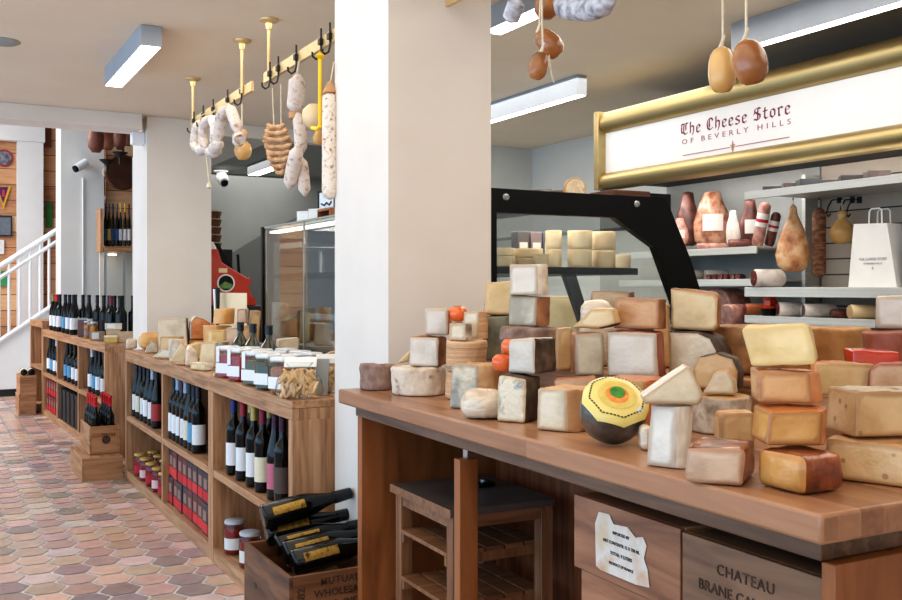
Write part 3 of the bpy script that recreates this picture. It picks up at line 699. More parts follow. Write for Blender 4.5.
# black round cheese with the yellow label
def label_cheese():
    d15 = 1.984; xm = 609; rr = ray(xm, HZ); hor = Vector((rr.x, rr.y, 0)).normalized(); c = at(xm, HZ, d15); c.z = CZ + .03; c += hor * .062
    t = thing('labelled_cheese', 'dark-rinded small round cheese wearing a yellow octagonal label', 'cheese', c)
    prof = [(0, 0), (.040, 0), (.058, .008), (.069, .03), (.0725, .052), (.069, .074), (.056, .089), (.035, .094), (0, .095)]
    b = MB().lathe(prof, 40); b.jitter(.0025, 20, 3); b.obj('rind', K['truffle'], t, smooth=80)
    pr = [(0, .0958), (.036, .0952), (.056, .0902), (.066, .0815), (.0725, .066), (.0745, .05), (.0735, .03)]
    LR = [(p[0] + .0028, p[1] + .002) for p in pr]; LR[0] = (0, pr[0][1] + .002)
    cum = [0]
    for a_, b_ in zip(LR, LR[1:]): cum.append(cum[-1] + sqrt((a_[0] - b_[0]) ** 2 + (a_[1] - b_[1]) ** 2))
    def surf(s, a_, push=0):                          # point at arc length s from the crown
        s = min(s, cum[-1] - 1e-5); i = max(j for j in range(len(cum)) if cum[j] <= s); f = (s - cum[i]) / (cum[i + 1] - cum[i])
        q = LR[i][0] + (LR[i + 1][0] - LR[i][0]) * f; z = LR[i][1] + (LR[i + 1][1] - LR[i][1]) * f
        return Vector(((q + push * .6) * cos(a_), (q + push * .6) * sin(a_), z + push))
    def octr(a_, r, n=8): return r * cos(pi / n) / cos((a_ % (2 * pi / n)) - pi / n)
    def sheet(r, nm, m, par, push=0, n=8, r0=0):
        b = MB(); bm = b.bm; K_ = 64; rings = []
        for k in range(13):
            ring = [bm.verts.new(surf((r0 + (octr(2 * pi * i / K_, r, n) if n < 20 else r) * (1 - r0 / r) * k / 12) if r0 else (octr(2 * pi * i / K_, r, n) if n < 20 else r) * k / 12, 2 * pi * i / K_, push)) for i in range(K_)]; rings.append(ring)
        for a_, c_ in zip(rings, rings[1:]):
            for i in range(K_): j = (i + 1) % K_; bm.faces.new((a_[i], c_[i], c_[j], a_[j]))
        bmesh.ops.remove_doubles(bm, verts=bm.verts[:], dist=1e-5)
        return b.obj(nm, m, par, smooth=80)
    lab = sheet(.082, 'yellow_label', mat('label_yellow', [(226, 204, 112), (236, 218, 136)], scale=8, rough=.3, coat=.4, var=0), t)
    b = MB()
    for k in range(8):
        a0 = k * pi / 4; p0 = Vector((cos(a0), sin(a0))) * .062; p1 = Vector((cos(a0 + pi / 4), sin(a0 + pi / 4))) * .062
        for j in range(6):
            u = p0.lerp(p1, (j + .12) / 6); v = p0.lerp(p1, (j + .82) / 6); q = []
            for w, sgn in ((u, 1), (v, 1), (v, .945), (u, .945)): q.append(b.bm.verts.new(surf(w.length * sgn, atan2(w.y, w.x), .0008)))
            b.bm.faces.new(q)
    b.obj('dashed_border', M['black_matte'], lab, smooth=0)
    sheet(.040, 'inner_ring', mat('label_gold_ring', [(216, 188, 96), (230, 206, 122)], scale=60, rough=.35, var=0), lab, .0006, 24)
    sheet(.024, 'emblem', mat('emblem_orange', [(226, 120, 50), (240, 170, 90)], scale=70, rough=.4, var=0), lab, .0011, 24)
    o = sheet(.0155, 'emblem', mat('emblem_green', [(36, 120, 50), (90, 160, 60)], scale=90, rough=.4, var=0), lab, .0016, 24); o.location = (.002, .006, .0004)
    b = MB(); vs = [b.bm.verts.new(surf(s_, a_, .0012)) for s_, a_ in ((.062, -.95), (.062, -.72), (.052, -.68), (.052, -.98))]; b.bm.faces.new(vs); b.obj('sticker', M['paper'], lab, smooth=0)
    t.rotation_euler = (Matrix.Rotation(facing(xm), 3, 'Z') @ Matrix.Rotation(R(38), 3, 'X') @ Matrix.Rotation(R(10), 3, 'Y') @ Matrix.Rotation(R(14), 3, 'Z')).to_euler()
    bpy.context.view_layer.update()
    lo = min((o.matrix_world @ v.co).z for o in t.children for v in o.data.vertices)
    t.location.z += CZ + .001 - lo
label_cheese()
C('small foil-wrapped cheese tucked behind the tall white wedge', 636, 654, 427, 452, CZ, .05, 'grey', 'wrapped', 'rect', 'FRBL', 'TB', r=.014, yaw=10)
# second row on the riser
C('wide ivory cheese block with thin brown rind on the riser behind the yellow-labelled cheese', 607.5, 668, 333, 377, RZ_, .11, 'white', 'redbrown', 'arc', 'R', 'T', yaw=-7, d=2.38, bulge=.012)
C('narrow ivory cheese block beside the wide ivory block on the riser', 570.5, 604.5, 334, 376, RZ_, .08, 'grey', 'brown', 'rect', 'L', 'T', yaw=9, d=2.40)
z18 = zt_at(333, 2.4)
CP('pale triangular cheese slice with brown edge lying on the two ivory blocks', [(571, 332), (598, 333), (617, 328), (613, 312), (590, 312)], 'crccc', z18 + .007, .055, 'cream', 'dark', 2.42, ang=12, caps='B')
C('orange-tan cheese block standing on the wide ivory block', 614, 668, 299, 331, z18 + .007, .06, 'amber', 'brown', 'arc', 'R', 'T', d=2.44, bulge=.012, yaw=-14)
C('tan cheese block wedged behind the orange-tan block', 656, 673, 304, 377, RZ_, .06, 'tan', 'brown', 'rect', '', 'T', d=2.66)
C('wrapped cream cheese peeking over the pale triangular slice', 579, 614, 301, 377, RZ_, .07, 'pink', 'wrapped', 'rect', 'FRBL', 'TB', d=2.64, r=.03)
C('tan cheese block standing between the white stack and the ivory blocks', 554, 573, 328, 376, RZ_, .06, 'tan', 'tan', 'rect', '', 'T', d=2.56, yaw=8)
CP('smooth yellowish cheese with thin brown rind, top of the pair by the black case panel', [(671.5, 332), (713, 333), (717.5, 328), (718.5, 300), (714, 294.5), (670, 290)], 'ccrrrc', 1.239, .09, 'cream', 'brown', 2.44, ang=6)
CP('pale rounded cheese with dark rind, lower of the pair by the black case panel', [(669, 376), (715, 376), (716, 350), (710, 338), (698, 333), (668, 332)], 'crrrrc', RZ_, .10, 'ivory', 'dark', 2.42, ang=24)
# stack of white blocks near the pillar edge
C('flat brown round cheese under the tall white stack beside the pillar', 498, 560, 329, 345, 1.2005, 0, 'ivory', 'purple', 'disc', top='TB', d=2.62, name=WH)
C('brown round cheese on the riser, lowest of the tall white stack', 498, 560, 347, 374, RZ_, 0, 'ivory', 'comte', 'disc', top='TB', d=2.60, name=WH)
zz = zt_at(329, 2.62)
C('grey-white cheese block with brown side, middle of the tall white stack', 508, 553.5, 297, 328, zz + .004, .09, 'grey', 'brown', 'arc', 'R', '', d=2.68, bulge=.012, yaw=-27)
zz2 = zt_at(297, 2.68)
C('chalky white cheese block with violet edge, crowning the tall white stack', 509, 551.5, 265, 296, zz2 + .004, .085, 'white', 'white', 'arc', 'R', '', d=2.68, bulge=.016, yaw=-16)
C('pale cheese block on the grey-green block at the pillar edge', 483.5, 512, 282, 314, 1.266, .07, 'cream', 'green', 'rect', 'L', '', d=2.92)
C('grey-green rinded tall cheese block at the pillar edge', 484, 511, 316, 346, RZ_, .08, 'grey', 'green', 'rect', 'FRBL', 'T', d=2.92)
# tomatoes between the stacks
def tomato(p, r, label):
    t = thing('orange_tomato', label, 'tomato', p, 0)
    MB().lathe([(0, -.82), (.4, -.8), (.75, -.6), (.97, -.1), (.9, .4), (.6, .72), (.25, .8), (0, .7)], 22, Matrix.Scale(r, 4)).obj('fruit', M['tomato'], t, smooth=80)
    MB().prism([(cos(k * pi / 5) * (r * .5 if k % 2 == 0 else r * .15), sin(k * pi / 5) * (r * .5 if k % 2 == 0 else r * .15)) for k in range(10)], r * .78, r * .82).obj('calyx', M['leafgreen'], t)
rt = .028
p = at(502, 350, 2.455); p.z = z8 + .003 + rt * .82; tomato(p, rt, 'lower orange-red tomato of the two on the blue-veined cheese')
p = at(511, 340, 2.475); p.z = z8 + .003 + rt * 2.2; tomato(p, rt, 'upper orange-red tomato of the two on the blue-veined cheese')
p = at(459, 318, 2.95); p.z = zr + .003 + .03 * .82; tomato(p, .03, 'orange-red tomato on the ribbed round cheese, behind the small pieces')
p = at(458, 305, 2.95); p.z = zr + .003 + .03 * 2.5; tomato(p, .03, 'orange-red tomato peeking over the small chalk-white block')
# middle: pieces between
C('pink-topped flat cheese piece under the ivory blocks', 556, 600, 379, 405, CZ, .08, 'pink', 'orange', 'rect', '', 'T', d=2.31)
C('flat cheese piece with pinkish top behind the yellow label', 606, 668, 381, 420, CZ, .13, 'tan', 'orange', 'arc', 'R', 'T', d=2.16, bulge=.03, yaw=-10)
C('tall pale wedge standing upright at the front edge', 647, 697, 408, 470, CZ, .062, 'white', 'white', 'arc', 'R', 'T', yaw=-24, bulge=.016)
z16 = zt_at(408, 1.7225)
CP('tilted wedge with blue-grey rind resting on the tall pale wedge', [(645, 409), (643, 401), (686, 369), (692, 372), (703, 400), (698, 409)], 'crcccc', z16 + .004, .055, 'ivory', 'white', 1.735, ang=-6, caps='B')
C('round cheese with white paper top behind the glazed brown block', 690, 752, 399, 432, CZ, 0, 'tan', 'mould', 'disc', top='B', d=2.12, r=.008, name=WH)
zw = zt_at(399, 2.12)
CP('tan wedge with dark rind leaning on the round white-topped cheese', [(692, 398), (737, 398), (738, 378), (732, 365), (716, 360), (700, 364), (693, 376)], 'crrrrcc', zw + .004, .07, 'tan', 'dark', 2.24, ang=14)
CP('small wrapped wedge with brown rind in front of the tan wedge', [(703, 398), (736, 398), (734, 383), (727, 372), (716, 375)], 'ccrrc', zw + .004, .045, 'ivory', 'tan', 2.16, ang=8, caps='')
C('square cut tan cheese between the white-topped round cheese and the amber stack', 713, 754, 414, 440, CZ, .06, 'tan', 'tan', 'rect', 'T', 'T', d=1.95, yaw=14)
# near front blocks
C('pale cut block with glossy brown glazed rind at the front edge', 684, 755, 450, 487, CZ, .13, 'pink', 'glazed', 'rect', 'R', 'T', yaw=-9, r=.010, amp=.0035)
C('amber block with wrinkled brown end, lowest of the front stack', 756, 844, 458, 497, CZ, .095, 'gold', 'glazed', 'rect', 'R', 'T', yaw=-42, r=.014, amp=.004)
z27 = zt_at(458, (EYE - CZ) * F / (497 - HZ))
C('golden cheese block with orange rind, second from the bottom of the front stack', 748, 832, 413, 447, z27 + .007, .105, 'gold', 'orange', 'arc', 'R', 'T', yaw=17, d=1.555, bulge=.02, r=.010)
z28 = zt_at(413, 1.555)
C('amber cheese block with rounded orange rind, third from the bottom of the front stack', 751, 827, 373, 409, z28 + .007, .095, 'amber', 'orange', 'arc', 'R', 'T', yaw=9, d=1.61, bulge=.028, r=.013)
z29 = zt_at(373, 1.61)
CP('pale yellow plastic-wrapped wedge on top of the front stack', [(752, 370), (812, 368), (815, 362), (807, 328), (800, 326), (744, 331), (743, 336)], 'ccccccc', z29 + .007, .075, 'yellow', 'yellow', 1.62, ang=4, r=.007)
C('large tan block with small holes, lower of two at the near right corner', 826, 948, 447, 492, CZ, .12, 'holes', 'tan', 'rect', 'R', 'T', yaw=-16, d=1.56, r=.007)
z32 = zt_at(447, 1.56)
C('cut tan block with grey mouldy top, upper of two at the near right corner', 826, 950, 394, 436, z32 + .005, .10, 'holes', 'mould', 'rect', '', 'T', yaw=32, d=1.60, r=.005)
# back round cheeses on the riser
C('big dark brown round cheese at the back of the counter', 712, 815, 328, 362, RZ_, 0, 'ivory', 'comte', 'disc', top='TB', d=2.42, r=.016, name=WH)
C('big golden-brown round cheese at the back of the counter, beside the dark one', 800, 870, 329, 372, RZ_, 0, 'ivory', 'golden', 'disc', top='TB', d=2.64, r=.016, name=WH)
C('cream cut half cheese with orange top rind behind the upper tan block', 804, 872, 364, 390, RZ_, .1, 'cream', 'orange', 'half', '', 'T', d=1.98, r=.008, name='half_cheese', yaw=35)
C('red waxed cheese slab behind the orange-topped half cheese', 845, 898, 352, 388, RZ_, .08, 'pink', 'red', 'rect', 'FRBL', 'TB', d=2.2, r=.006, yaw=16)
C('reddish-brown round cheese in the back corner of the counter', 864, 932, 333, 386, RZ_, .1, 'pink', 'redbrown', 'disc', top='TB', d=2.36, r=.008, name=WH)
z37 = zt_at(333, 2.36)
C('white cheese block standing on the reddish-brown round cheese', 878, 925, 296, 331, z37 + .004, .07, 'white', 'white', 'rect', '', 'T', d=2.46)
CP('pinkish cut cheese with rounded top beside the red waxed slab', [(870, 392), (925, 392), (925, 366), (905, 358), (880, 359), (871, 366)], 'crrrrr', RZ_, .05, 'pink', 'redbrown', 1.95)
# ---------------------------------------------------------------- wine shelving along the aisle
SX = 1.24; SZT = .913
def shelf_unit(label, fx0, y0, fx1, y1, depth, divs, zt=SZT, zm=.455, fascia=.075, name='wine_shelf', near_t=.045):
    """front line from (fx0, y0) near to (fx1, y1) far; local x = depth, y = along"""
    rz = -atan2(fx1 - fx0, y1 - y0); L = sqrt((fx1 - fx0) ** 2 + (y1 - y0) ** 2)
    t = thing(name, label, 'shelf unit', (fx0, y0, 0), rz)
    MB().box(0, depth, 0, L, zt - .03, zt).obj('top_board', M['oak_y'], t, .002)
    MB().box(0, .03, 0.0, L, zt - fascia, zt - .0305).obj('front_rail', M['oak_y'], t, .0015)
    for y in (0, L - .045):
        MB().box(.0305, depth, y, y + .045, zt - fascia - .0004, zt - .0306).obj('side_rail', M['oak_z'], t)
        MB().box(.0 if y else 0, depth, y, y + .045, 0, zt - fascia - .0005).obj('side_panel', M['oak_z'], t, .0015)
    MB().box(depth - .02, depth - .001, .0455, L - .0455, .07, zt - fascia).obj('back_panel', M['oak_z'], t)
    ys = [.0455] + sorted(divs) + [L - .0455]
    for d in divs: MB().box(.004, depth - .021, d - .02, d + .02, .0705, zt - fascia - .0005).obj('divider', M['oak_z'], t, .0015)
    MB().box(.003, depth - .021, .0455, L - .0455, .0, .07).obj('plinth', M['oak_y'], t, .0015)
    for a, b in zip(ys, ys[1:]):
        p = .0205 if a != ys[0] else 0; q = .0205 if b != ys[-1] else 0
        MB().box(.002, depth - .022, a + p, b - q, zm - .035, zm).obj('shelf_board', M['oak_y'], t, .0015)
    return t
SEAM = on_x(210.5, 563, SX).y; YN = 3.50; YF = 6.98
shelf_unit('oak wine shelf unit nearest the pillar, one bay wide', SX, YN, SX, SEAM - .001, .66, [])
YD = on_x(161.5, 420, SX).y
shelf_unit('oak wine shelf unit two bays wide, between the near unit and the middle column', SX, SEAM + .001, SX, YF, .66, [YD - SEAM])
fA = on_z(106, 465, 0); fA.x, fA.y = 1.243, 7.86; fB = Vector((1.10, 10.95, 0))
fl = (fB - fA).length
def farpt(dx, y, z):
    rz = -atan2(fB.x - fA.x, fB.y - fA.y); return Matrix.Translation((fA.x, fA.y, 0)) @ Matrix.Rotation(rz, 4, 'Z') @ Vector((dx, y, z))
def far_y(px):
    lo, hi = 0, 6
    for _ in range(40):
        m = (lo + hi) / 2; q = farpt(0, m, 0); u = (q.x * cT - q.y * sT) / (q.x * sT + q.y * cT) * F + CX
        if u > px: lo = m
        else: hi = m
    return lo
d1, d2 = far_y(77.5), far_y(56.5)
shelf_unit('oak wine shelf unit beyond the middle column, three bays wide', fA.x, fA.y, fB.x, fB.y, .40, [d1, d2], zt=.913)
e0 = farpt(.03, fl + .02, 0); e1 = farpt(.03, fl + .75, 0)
shelf_unit('small open oak unit at the far end of the shelving by the stairs', e0.x - .03, e0.y, e1.x - .05, e1.y, .3, [], zt=1.0, zm=.5)

# ---------------------------------------------------------------- bottles
def bottle_proto(name, label, kind, h=.372, r=.0375, glassm='bottle', lab=(.13, .42), loc=(0, 0, -5), cap=True):
    t = thing(name, label, 'bottle', loc)
    if kind == 'bordeaux': pr = [(0, .004), (r * .7, .0), (r * .95, .004), (r, .012), (r, .58 * h), (r * .96, .62 * h), (r * .78, .665 * h), (r * .5, .71 * h), (r * .40, .76 * h), (r * .37, .95 * h), (r * .42, .952 * h), (r * .42, .985 * h), (r * .36, h), (0, h)]
    elif kind == 'burgundy': pr = [(0, .004), (r * .7, .0), (r * .95, .004), (r, .012), (r, .46 * h), (r * .95, .54 * h), (r * .76, .64 * h), (r * .54, .73 * h), (r * .42, .82 * h), (r * .37, .95 * h), (r * .42, .952 * h), (r * .42, .985 * h), (r * .36, h), (0, h)]
    elif kind == 'oil': pr = [(0, .004), (r * .8, 0), (r, .01), (r, .52 * h), (r * .92, .58 * h), (r * .5, .68 * h), (r * .36, .74 * h), (r * .34, .98 * h), (0, .985 * h)]
    else: pr = [(0, .004), (r * .7, .0), (r * .95, .004), (r, .012), (r, .44 * h), (r * .92, .52 * h), (r * .68, .64 * h), (r * .48, .75 * h), (r * .42, .84 * h), (r * .42, .97 * h), (r * .40, h), (0, h)]
    MB().lathe(pr, 18).obj('glass_body', M[glassm], t, smooth=60)
    if lab:
        o = MB().patch(r + .0008, R(-90 - 72), R(-90 + 72), lab[0] * h, lab[1] * h).obj('label', M['label'], t, smooth=60); paint(o, (232, 232, 230))
    if cap:
        z0 = .80 if kind != 'oil' else .82
        rc = .40 if kind != 'champagne' else .46
        o = MB().lathe([(r * rc * 1.10, z0 * h), (r * rc * 1.02, .95 * h), (r * .46, .953 * h), (r * .46, .99 * h), (r * .4, h + .001), (0, h + .0012)], 16).obj('capsule', M['foil'], t, smooth=60); paint(o, (26, 28, 34))
    return t
B1 = bottle_proto('wine_bottle', '', 'bordeaux'); B2 = bottle_proto('wine_bottle', '', 'burgundy')
PROTO = [B1, B2]
WL = (232, 233, 234); CRL = (226, 216, 190)
def bname(c):
    for n, k in (('white', WL), ('cream', CRL), ('blue', (96, 160, 200)), ('pink and blue', (196, 110, 130)), ('yellow', (222, 190, 90)), ('brown', (86, 70, 62)), ('grey', (190, 194, 200)), ('red', (170, 60, 60))):
        if k == c: return n
    return 'pale'
ORD = ['first', 'second', 'third', 'fourth', 'fifth', 'sixth', 'seventh', 'eighth', 'ninth', 'tenth', 'eleventh', 'twelfth']
def row(items, z, group, where, x=None, ppx=None, y_of=None):
    """items: (px, kind, label colour, foil colour[, depth offset]); the row runs along the shelf front, from the aisle side"""
    for i, it in enumerate(items):
        px, k, lc, fc = it[:4]; dx = it[4] if len(it) > 4 else .06
        p = y_of(px, dx, z)
        dup(PROTO[k], p, facing(px) + R(random.uniform(-14, 14)),
            '%s dark bottle, %s from the far end %s' % (bname(lc) + '-labelled' if lc != BK else 'dark-labelled', ORD[i], where), group, dict(label=lc, capsule=fc))
NV = (24, 30, 44); BK = (22, 22, 24)
near = lambda px, dx, z: Vector((SX + dx, min(on_x(px, 400, SX + dx).y, YF - .09), z + .001))
row([(228, 0, WL, (150, 30, 50), .14), (234, 0, WL, (34, 50, 120)), (243.5, 0, WL, (150, 30, 52)), (251, 0, (222, 190, 90), (190, 170, 100), .13), (254, 0, WL, (186, 166, 96)), (263, 0, CRL, (130, 26, 60)), (270, 0, BK, (170, 160, 90), .15), (275.5, 1, (196, 110, 130), (60, 24, 50)), (283, 0, (86, 70, 62), (50, 20, 40))],
    .455, 'bottles in the near bay', 'of the bay nearest the pillar', y_of=near)
row([(174.6, 0, WL, NV), (178.3, 0, WL, (150, 170, 190)), (180.5, 0, (96, 160, 200), (90, 120, 150), .15), (182.2, 0, WL, (80, 40, 60)), (186.2, 0, WL, (150, 170, 190)), (190.2, 1, CRL, NV), (194.4, 0, (96, 160, 200), NV), (198.6, 0, WL, NV)],
    .455, 'bottles in the middle bay', 'of the bay with the red packets below', y_of=near)
row([(137.2, 1, WL, NV), (141.5, 1, CRL, (170, 180, 190), .15), (141, 1, CRL, NV), (145, 0, WL, BK), (149, 1, WL, NV), (153, 1, WL, (170, 180, 190)), (157.2, 1, (170, 60, 60), NV)],
    .455, 'bottles in the far bay of the two-bay unit', 'of the bay with gold-lidded jars below', y_of=near)
def farpos(px, dx, z): return farpt(dx, far_y(px), z + .001)
row([(85, 1, WL, (190, 196, 204)), (89, 1, (96, 160, 200), NV), (92.5, 1, WL, BK), (97, 0, WL, NV), (101, 0, WL, NV)], .455, 'bottles in the far unit near bay', 'of the far unit near bay', y_of=farpos)
row([(61, 1, (96, 160, 200), NV), (64.5, 0, (96, 160, 200), BK), (68.5, 0, WL, BK), (72, 0, WL, NV)], .455, 'bottles in the far unit middle bay', 'of the far unit middle bay', y_of=farpos)
row([(44.5, 1, WL, NV), (47.5, 1, (96, 160, 200), NV), (50.5, 1, WL, (190, 196, 204)), (53.5, 1, WL, NV)], .455, 'bottles in the far unit far bay', 'of the far unit last bay', y_of=farpos)
# on top of the far unit
row([(58, 1, WL, NV), (65, 0, (96, 160, 200), BK), (70.5, 1, WL, NV)], SZT, 'second row of bottles on the far unit', 'of the second row on the far unit', y_of=lambda px, dx, z: farpt(.14, far_y(px) - .12, z + .001))
row([(48, 1, WL, (178, 140, 90)), (51.5, 1, WL, (200, 30, 50)), (54.5, 0, WL, BK), (60, 1, (96, 160, 200), NV), (64, 1, WL, NV), (68, 1, WL, NV)], SZT, 'bottles standing on the far unit', 'on top of the far unit', y_of=lambda px, dx, z: farpt(.05, far_y(px), z + .001))
row([(80, 0, BK, BK, .13), (86, 0, BK, BK, .13), (91, 1, BK, BK, .13), (96, 0, BK, BK, .13), (101, 0, BK, BK, .13), (106, 0, BK, (120, 30, 40), .12), (112, 0, BK, BK, .12), (118, 0, BK, BK, .12)], SZT, 'dark bottles in the back row on the far unit', 'of the back row on the far unit',
    y_of=lambda px, dx, z: farpt(.155, far_y(px - 1) if px < 104 else max(.06, far_y(106) - .0 + .0), z + .001) if px < 104 else farpt(.11 + (px - 104) * .0145 - .028, .30, z + .001))
for o in (B1, B2):
    for c in list(o.children): bpy.data.objects.remove(c)
    bpy.data.objects.remove(o)

# ---------------------------------------------------------------- packs, jars, boxes in the lower bays
def jar(name, label, p, r, h, cont, lidc, labc=None, group=None, n=18, cover=False, rz=0, square=False):
    t = thing(name, label, 'jar', p, rz, group)
    MB().lathe([(r * .8, .0), (r, .006), (r, h * .80), (r * .86, h * .88), (r * .86, h * .93)], n).obj('jar_body', M['jarglass'], t, smooth=60)
    o = MB().lathe([(0, .003), (r * .9, .004), (r * .95, .01), (r * .95, h * .76), (0, h * .78)], n).obj('contents', M['stuffc'], t, smooth=60); paint(o, cont)
    o = MB().lathe([(r * .92, h * .9), (r * .96, h * .91), (r * .96, h * .985), (r * .9, h), (0, h)], n).obj('lid', M['lid'], t, smooth=50); paint(o, lidc)
    if labc:
        o = MB().patch(r + .001, R(-160), R(-20), h * .16, h * .5).obj('label', M['label'], t, smooth=60); paint(o, labc)
    return t
p = on_z(233, 557, .0705); jar('tomato_sauce_jar', 'white-lidded red sauce jar, far one of two in the bottom near bay', Vector((SX + .07, on_x(234.5, 555, SX + .07).y, .0712)), .05, .16, (150, 44, 26), (196, 204, 212), (226, 226, 222), rz=facing(236))
jar('tomato_sauce_jar', 'white-lidded red sauce jar, near one of two in the bottom near bay', Vector((SX + .07, on_x(250, 555, SX + .07).y, .0712)), .05, .16, (150, 44, 26), (196, 204, 212), (226, 226, 222), rz=facing(250))
# gold-lidded red jars
i = 0
for dx in (.05, .15):
    for k in range(5):
        y = YD + .13 + k * .19 + (0 if dx < .1 else .06)
        if y > YF - .11: continue
        for lv in (0,):
            t = jar('spread_jar', 'gold-lidded red jar, %s row, %s from the divider in the bottom far bay' % ('front' if dx < .1 else 'back', ORD[k]),
                    Vector((SX + dx, y, .0712 + lv * .151)), .043, .15, (150, 22, 40), (196, 158, 84), (224, 190, 190) if k % 2 else (190, 30, 48), 'gold-lidded jars in the bottom far bay', n=14, rz=facing(140)); i += 1
# red and dark packets in the middle bay
PY0, PY1 = SEAM + .06, YD - .03
n = 9; w = (PY1 - PY0) / n
pk = None
for k in range(n):
    for lv in range(2):
        y = PY0 + (k + .5) * w; dxx = .03 if k < 7 else .03
        lab = 'red and dark packet, %s from the near post in the bottom middle bay, %s layer' % (ORD[k], 'lower' if lv == 0 else 'upper')
        if pk is None:
            t = thing('food_packet', lab, 'packet', (SX + dxx, y, .0712), 0, 'red packets in the bottom middle bay'); pk = t
            paint(MB().box(0, .16, -w / 2 + .004, w / 2 - .004, 0, .158).obj('carton', M['box'], t, .003), (62, 44, 48))
            paint(MB().box(-.0012, -.0002, -w / 2 + .007, w / 2 - .007, .012, .062).obj('red_band', M['label'], t), (206, 36, 44))
            paint(MB().box(-.0012, -.0002, -w * .28, w * .28, .072, .125).obj('picture_panel', M['box'], t), (150, 120, 110))
            paint(MB().box(.004, .156, -w / 2 + .008, w / 2 - .008, .1583, .160).obj('top_flap', M['box'], t), (44, 54, 70))
        else: dup(pk, (SX + dxx + random.uniform(0, .008), y, .0712 + lv * .163), 0, lab, cols=dict(carton=random.choice([(62, 44, 48), (74, 40, 44), (48, 44, 54), (96, 36, 42)]), red_band=random.choice([(206, 36, 44), (190, 30, 40), (214, 52, 54)])))
# far unit lower bays: red packets, black cartons
for k in range(5):
    y = d2 + .07 + k * (fl - d2 - .16) / 5 + .04; 
    for lv in range(2):
        dup(pk, farpt(.02, y, .0712 + lv * .17), -atan2(fB.x - fA.x, fB.y - fA.y), 'red packet in the far unit last bay, %s from its divider, %s layer' % (ORD[k], 'upper' if lv else 'lower'), 'red packets in the far unit', dict(carton=(120, 40, 46)))
wk = (d2 - d1 - .05) / 5
for k in range(5):
    y = d1 + .05 + (k + .5) * wk - .01
    t = thing('black_gift_box', 'tall black gift box in the far unit, %s from the near divider' % ORD[k], 'box', farpt(.015, y, .0712), -atan2(fB.x - fA.x, fB.y - fA.y), 'tall black boxes in the far unit')
    MB().box(0, .14, -wk * .36, wk * .36, 0, .26).obj('carton', M['black_matte'], t, .002)
    MB().box(-.002, .142, -wk * .36 - .002, wk * .36 + .002, .262, .30).obj('lid', M['black_matte'], t, .002)
# honey jars and boxes on top of the far unit
for k, px in enumerate((83, 89)):
    jar('honey_jar', 'amber honey jar on the far unit, %s of two' % ('far one' if k == 0 else 'near one'), farpt(.04, far_y(px), SZT + .001), .032, .15, (206, 128, 20), (200, 200, 198), (150, 130, 120) if k == 0 else None, 'honey jars on the far unit', n=14, rz=facing(px))
t = thing('gift_tin', 'grey picture tin standing beside the honey jars on the far unit', 'tin', farpt(.045, far_y(77), SZT + .001), facing(77))
paint(MB().box(-.04, .04, -.02, .02, 0, .15).obj('tin', M['box'], t, .004), (126, 96, 92)); paint(MB().box(-.0405, .0405, -.0208, .0208, .152, .168).obj('lid', M['lid'], t), (186, 186, 184))
def carton(label, p, w, d, h, c, rz, lid=None, sticker=None):
    t = thing('paper_carton', label, 'box', p, rz)
    paint(MB().box(-w / 2, w / 2, -d / 2, d / 2, 0, h).obj('carton', M['box'], t, .003), c)
    if lid: paint(MB().box(-w / 2 - .002, w / 2 + .002, -d / 2 - .002, d / 2 + .002, h * .8, h + .002).obj('lid', M['box'], t, .002), lid)
    if sticker: paint(MB().box(-w * .36, w * .1, -d / 2 - .003, -d / 2 - .0008, h * .2, h * .9).obj('label', M['label'], t), sticker)
    return t
carton('kraft box with white label beside the honey jars on the far unit', farpt(.035, far_y(93), SZT + .001), .12, .05, .075, (176, 142, 110), facing(95), sticker=(232, 232, 226))
carton('kraft box behind the labelled kraft box on the far unit', farpt(.10, far_y(100.5), SZT + .001), .11, .05, .10, (196, 166, 134), facing(104))
carton('white paper box lying across the kraft box on the far unit', farpt(.10, far_y(100.5), SZT + .1025), .13, .05, .05, (214, 204, 186), facing(99), sticker=(232, 232, 226))
carton('small golden box at the near end of the far unit', farpt(.06, .075, SZT + .001), .10, .06, .055, (206, 172, 96), facing(106), lid=(232, 226, 206))
carton('flat kraft box at the near end of the far unit', farpt(.21, .11, SZT + .001), .17, .10, .085, (206, 178, 146), facing(110))

# ---------------------------------------------------------------- crates on the floor
def open_crate(name, label, x0, x1, y0, y1, z0, z1, my, mx, floor_h=.02, t_=.014, bevel=.0015):
    t = thing(name, label, 'crate', (x0, y0, z0)); W = x1 - x0; L = y1 - y0; H = z1 - z0
    MB().box(0, t_, 0, L, 0, H).obj('side_board', my, t, bevel); MB().box(W - t_, W, 0, L, 0, H).obj('side_board', my, t, bevel)
    MB().box(t_ + .0004, W - t_ - .0004, 0, t_, 0, H).obj('end_board', mx, t, bevel); MB().box(t_ + .0004, W - t_ - .0004, L - t_, L, 0, H).obj('end_board', mx, t, bevel)
    MB().box(t_ + .0004, W - t_ - .0004, t_ + .0004, L - t_ - .0004, floor_h - .015, floor_h).obj('bottom_board', M['crate'], t)
    return t, W, H
